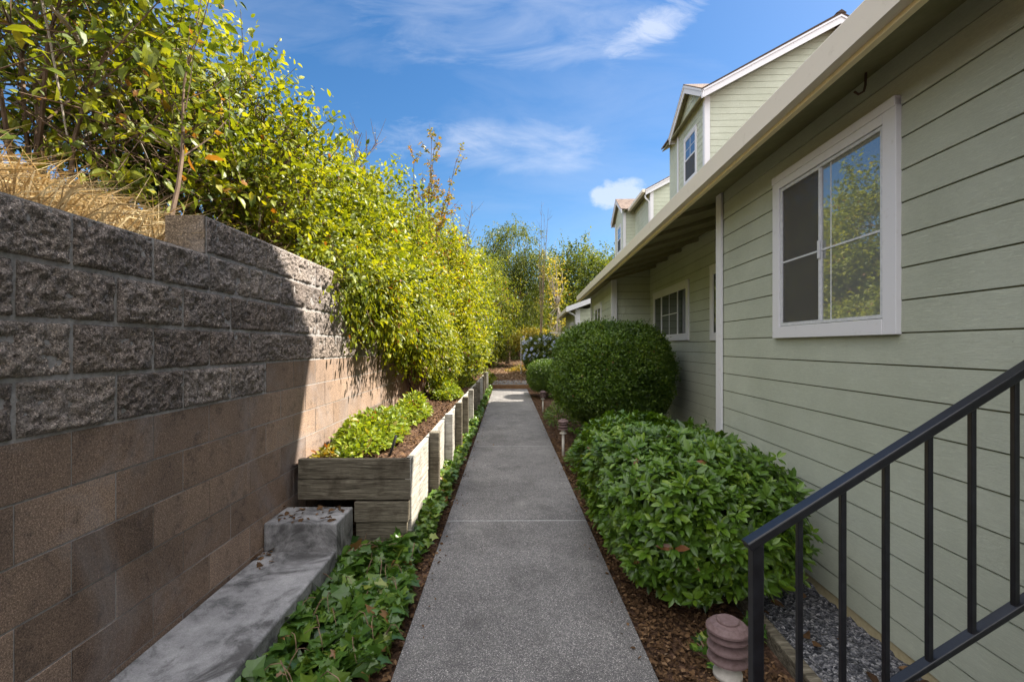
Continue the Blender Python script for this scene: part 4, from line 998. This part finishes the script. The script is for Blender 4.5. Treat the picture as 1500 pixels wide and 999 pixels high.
# sparse saplings
def sapling(seed, base, top, n, spread, label, mat='leaf_orange', leaf=.05, leaves=260, lo=.35, barkm='bark'):
    rg = np.random.default_rng(seed); root = empty('sapling', base, 0, label, 'sapling'); mb = MB(); P = []; D = []
    b = Vector(base)
    for k in range(n):
        e = Vector(top)-b + Vector((rg.uniform(-spread, spread), rg.uniform(-spread, spread), -rg.uniform(0, .35)*(top[2]-base[2]) if k else 0))
        pts = [Vector((0, 0, 0)).lerp(e, t) + Vector((math.sin(t*5+k), math.cos(t*4+k), 0))*.06*t for t in [i/8 for i in range(9)]]
        mb.tube(pts, [.016*(1-i/9)+.003 for i in range(9)], 5)
        for j in range(16):
            t = rg.uniform(lo, 1); i = min(int(t*8), 7); p = pts[i].lerp(pts[i+1], t*8-i); dd = Vector((rg.normal()*.5, rg.normal()*.5, rg.uniform(.4, 1.1))).normalized()*rg.uniform(.2, .6)
            mb.tube([p, p+dd*.6, p+dd+Vector((0, 0, .05))], [.005, .004, .002], 3)
            for q in range(max(1, leaves//(n*16))):
                P.append(tuple(p+dd*rg.uniform(.2, 1))); D.append((rg.normal(), rg.normal(), -.3))
    mb.build('stem', M[barkm], root, fixn=False)
    if leaves: 
        P = np.array(P); leaf_obj('leaves', root, M[mat], P + rg.normal(size=P.shape)*.02, np.array(D), unit(rg.normal(size=P.shape)), leaf*rg.uniform(.6, 1.3, len(P)), TS, rg.uniform(0, 1, len(P)))
    return root
sapling(121, (-2.05, 11.0, 2.1), (-1.75, 11.1, 6.1), 9, .55, 'tall sapling with sparse yellowing leaves against the sky', leaves=3000, leaf=.075, lo=.2)
sapling(122, (-1.55, 12.6, 2.1), (-1.15, 12.8, 5.2), 5, .45, 'thin nearly bare sapling right of the yellowing one', leaves=160, leaf=.05)
sapling(123, (-2.95, 7.6, 3.2), (-2.3, 7.7, 4.85), 4, .2, 'dry bare weed stalks above the rounded shrub', leaves=60, leaf=.03)
sapling(124, (-2.02, 2.75, 1.9), (-2.15, 3.3, 3.5), 1, .05, 'slim brown sapling stem rising right behind the wall top', leaves=200, leaf=.055, mat='leaf_mid', lo=.5)

# dry grass along the wall top
def grass(name, seed, n, x0, x1, y0, y1, h, label):
    rg = np.random.default_rng(seed)
    x = rg.uniform(x0, x1, n); y = rg.uniform(y0, y1, n); z = hgt(x, y)-.02
    hh = h*rg.uniform(.3, 1.2, n); lean = rg.normal(size=(n, 2))*.75
    D0 = unit(np.stack([lean[:, 0]+.25, lean[:, 1], np.ones(n)], -1)); side = unit(np.cross(D0, rg.normal(size=(n, 3))))*rg.uniform(.0016, .0042, n)[:, None]
    p0 = np.stack([x, y, z], -1); p1 = p0+D0*hh[:, None]*.55; D1 = unit(D0+np.stack([lean[:, 0]*1.2+.3, lean[:, 1]*1.2, -.55*np.ones(n)], -1)); p2 = p1+D1*hh[:, None]*.5
    V = np.stack([p0-side, p0+side, p1+side, p1-side, p2], 1).reshape(-1, 3)
    k = np.arange(n)[:, None]*5; F_ = np.concatenate([k+np.array([0,1,2]), k+np.array([0,2,3]), k+np.array([3,2,4])], 0)
    o_ = np_mesh(name, V, F_, M['grass_dry'], None, np.repeat(rg.uniform(0, 1, n), 5)); tag(o_, label, 'grass', kind='stuff'); return o_
grass('dry_grass', 131, 6500, -3.4, -1.93, 1.0, 4.6, .42, 'tangled dry straw coloured grass behind the top of the block wall')
grass('dry_grass', 132, 6000, -2.6, -1.85, 4.4, 7.0, .5, 'dry grass between the shrubs farther along the wall top')

# ------------------------------------------------------------------ trees beyond
def tree(name, seed, base, trunk_h, ells, nclus, per, mat, label, leafsize, twig, r0=.12, barkm='bark', droop=0., tm=None, shell=.5, up=.3, lump=.3):
    rg = np.random.default_rng(seed); root = empty(name, base, 0, label, 'tree')
    P, D, N, S, ti, C, td = crown(rg, ells, nclus, per, twig, leafsize, shell, lump, up, droop)
    leaf_obj('crown', root, M[mat], P, D, N, S, tm or TS, ti, base)
    mb = MB(); b = np.array(base)
    tp = (rg.normal()*.1, rg.normal()*.1, trunk_h)
    mb.tube([(0, 0, -.2), (tp[0]*.5+.05, tp[1]*.5, trunk_h*.5), tp], [r0*1.3, r0, r0*.8], 8)
    branches(mb, rg, tp, [tuple(C[i]-b) for i in rg.choice(len(C), 26)], r0*.5, .008)
    mb.build('trunk', M[barkm], root, fixn=False); return root
tree('drooping_tree', 201, (.0, 29, .4), 3.0, [(.2,29,7.2,1.5,1.5,2.0), (1.4,28.5,6.2,1.2,1.3,1.5), (-.8,29,6.2,1.3,1.5,1.9), (.4,29,4.2,1.8,1.8,1.8)], 5200, 9, 'leaf_dark', 'dark drooping feathery tree above the end of the path', .15, .6, droop=.9, tm=TSN)
tree('oak_tree', 202, (6.4, 39, 1), 3, [(6.3,39,6.6,3.0,3,3.2), (8.6,41,6.6,2.6,3,2.7), (4.6,38.5,5.6,1.8,2.2,3.4), (10.8,43,6.6,2.6,3,2.6)], 10000, 8, 'leaf_dark', 'large dark green oak behind the far end of the gutter', .17, .6)
tree('feathery_tree', 203, (-1.6, 24, 1.2), 1.5, [(-1.2,24.5,4.4,1.5,1.8,2.2), (-.7,25,3.4,1.2,1.6,1.7), (-2.4,25,5.2,1.6,2,2.0)], 3600, 8, 'leaf_mid', 'green feathery tree left of the drooping one, over the far path', .12, .5, droop=.5, tm=TSN)
tree('broadleaf_tree', 204, (3.4, 36, 1), 2, [(3.0,36,3.6,2.2,2,2.6), (1.0,37,3.2,2.2,2,2.6), (-1.4,36,4.0,2.4,2.4,3.0)], 5200, 8, 'leaf_mid', 'low light green tree behind the bare birch', .17, .6)
tree('yellow_tree', 205, (2.5, 27, .5), 3.2, [(2.45,27,5.7,.55,.5,1.0), (2.75,27,4.6,.5,.5,.8), (2.3,27,3.9,.5,.5,.7), (2.9,27,3.0,.4,.5,.5)], 230, 6, 'leaf_yellow', 'slender tree with golden yellow leaves right of the bare birch', .12, .4, r0=.06, barkm='bark_pale', lump=.5)
tree('broadleaf_tree', 206, (-6, 34, 3), 3, [(-5,34,6.0,3.2,3,3.2), (-8,30,6.5,3,3,3.4)], 3800, 8, 'leaf_dark', 'dark tree on the hill behind the left shrubs', .2, .7)
sapling(211, (1.75, 25.5, .4), (1.9, 25.6, 9.0), 6, .5, 'tall bare grey brown birch standing above the path end', leaves=0, lo=.35, barkm='bark')
# broad backdrop of woodland
rgw = np.random.default_rng(9)
wells = [(x, 58+abs(x)*.1+rgw.uniform(-4, 4), 3.0+rgw.uniform(0, 1.6), 5, 4, 4.2+rgw.uniform(-.5, 1.2)) for x in range(-34, 34, 5)]
P, D, N, S, ti, C, td = crown(rgw, wells, 9000, 7, 1.0, .34, .4, .25)
wd = leaf_obj('far_wood', None, M['leaf_dark'], P, D, N, S, TS, ti); tag(wd, 'far dark wood closing the view past the path', 'wood', kind='stuff')
# purple/red leaved low plants, pale flower mass, lattice
lowplant(221, .55, 23.5, .9, .9, .55, 1500, .09, 'leaf_orange', 'reddish brown low plant where the far path bends')
lowplant(222, -1.0, 19.6, .6, 1.6, .5, 2200, .09, 'leaf_mid', 'low green plant left of the landing slab')
fp = shrub('flowering_plant', 223, [(1.75,20.6,1.45,.95,1.2,.42)], 1500, 8, 'leaf_dark', 'dark leaved plant dotted with pale blue white flower heads', cat='plant', leafsize=.12, twig=.25, tmpl=TN, base=(1.7, 20.6, .3), nbr=8, twigs=False)
rgf = np.random.default_rng(4); n = 100
Pc = np.stack([rgf.uniform(.5, 2.5, n), rgf.uniform(19.2, 20.2, n), rgf.uniform(.75, 1.95, n)], -1) - np.array([1.7, 20.6, .3])
for i in range(n):
    k = 26; d_ = unit(rgf.normal(size=(k, 3))); leaf_obj('flower_head', fp, M['petal_white'], Pc[i]+d_*.02, d_, unit(rgf.normal(size=(k, 3))), np.full(k, .05), TS, rgf.uniform(0, 1, k))
shrub('dark_bush', 224, [(2.6,23.0,1.05,1.0,1.0,.55)], 1400, 7, 'leaf_dark', 'dark bush behind the pale flowers, below the lattice', cat='bush', leafsize=.10, twig=.3, base=(2.6, 23.5, .3), nbr=8, twigs=False)
shrub('pale_bush', 225, [(1.4,27,1.9,1.4,1.2,.45)], 1100, 7, 'leaf_yellow', 'pale yellowish bush behind the flowers at the foot of the birch', cat='bush', leafsize=.10, twig=.3, base=(1.4, 27, .4), nbr=8, twigs=False)
la = empty('lattice_fence', (2.22, 25, .3), 0, 'white diagonal lattice fence panel past the corner of the farther house', 'fence')
mb = MB()
for k in range(-12, 14):
    for s in (1, -1):
        a, b = Vector((k*.13, 0, .0)), Vector((k*.13+s*1.9, 0, 1.9))
        def clipx(a, b):
            pts = []
            d = b-a; t0, t1 = 0, 1
            for lim, sg in ((0, 1), (1.25, -1)):
                va_, vb_ = (a.x-lim)*sg, (b.x-lim)*sg
                if va_ < 0 and vb_ < 0: return None
                if va_ < 0: t0 = max(t0, va_/(va_-vb_))
                elif vb_ < 0: t1 = min(t1, va_/(va_-vb_))
            return (a+d*t0, a+d*t1) if t1 > t0 else None
        c = clipx(a, b)
        if c: y = .0 if s > 0 else .016; mb.tube([c[0]+Vector((0, y, 0)), c[1]+Vector((0, y, 0))], .012, 4)
mb.build('lattice', M['white'], la)
mb = MB(); frame_rect(mb, 0, 0, 0, 0, 0, 0, 0) if False else None
mb.box(-.05, 0, -.03, .05, -.3, 1.95); mb.box(1.25, 1.30, -.03, .05, -.3, 1.95); mb.box(0, 1.25, -.025, .045, 1.9, 1.95); mb.box(0, 1.25, -.025, .045, -.05, 0)
mb.build('frame', M['white'], la)
mb = MB(); mb.box(-.012, .012, -.012, .012, -.3, 1.35)
pp = mb.build('white_post', M['white'], None); pp.location = (.6, 22, .3+.25); tag(pp, 'thin white marker post beside the pale flowers', 'post')

sapling(212, (2.75, 24.4, .4), (2.6, 24.4, 2.75), 7, .55, 'pale bare twiggy shrub above the lattice at the house corner', leaves=0, lo=.3, barkm='bark_pale')

litter('leaf_litter', 76, 240, [(-.53,-.43,1,14,.6), (.59,.68,1,14,.6), (-.5,.65,3,15,.10)], .024, lambda x, y: x*0+.001, 'few dry leaves blown onto the edges of the path')
# dead stems tangled through the ivy
rgt = np.random.default_rng(88); mb = MB()
for _ in range(46):
    x, y = rgt.uniform(-1.1, -.62), rgt.uniform(1.2, 3.5); a = rgt.uniform(0, 6.28); l = rgt.uniform(.08, .26)
    pts = [(x+math.cos(a+.5*t)*l*t, y+math.sin(a+.5*t)*l*t, .03+.11*math.sin(t*2.6)+rgt.uniform(-.01, .01)) for t in (0, .25, .5, .75, 1)]
    mb.tube(pts, [.003, .003, .0025, .002, .0015], 4)
tw = mb.build('dry_stems', M['twig'], None, fixn=False); tag(tw, 'thin dry stems tangled through the foreground ivy', 'twigs', kind='stuff')

shrub('dark_bush', 231, [(-.9,26.5,1.5,1.2,1.3,.95), (-1.8,25,1.6,1.0,1.3,1.0)], 2600, 7, 'leaf_mid', 'dark green bush left of the far path, under the feathery tree', cat='bush', leafsize=.10, twig=.3, base=(-.9, 26.5, .3), nbr=8, twigs=False)
shrub('dark_bush', 232, [(.9,33,1.9,2.2,1.3,1.3), (-1.0,34,2.0,1.6,1.3,1.4)], 3200, 7, 'leaf_dark', 'wide dark bush mass closing the view where the path ends', cat='bush', leafsize=.13, twig=.4, base=(.9, 33, .5), nbr=8, twigs=False)
lowplant(233, -.95, 17.9, .35, 1.2, .4, 1800, .07, 'leaf_mid', 'low ivy like plant beside the landing, past the last planter post', z=.1)
lowplant(234, 1.1, 18.6, .28, 1.4, .45, 1500, .07, 'leaf_hedge', 'low green plant right of the landing in front of the dark hedge', z=.1)
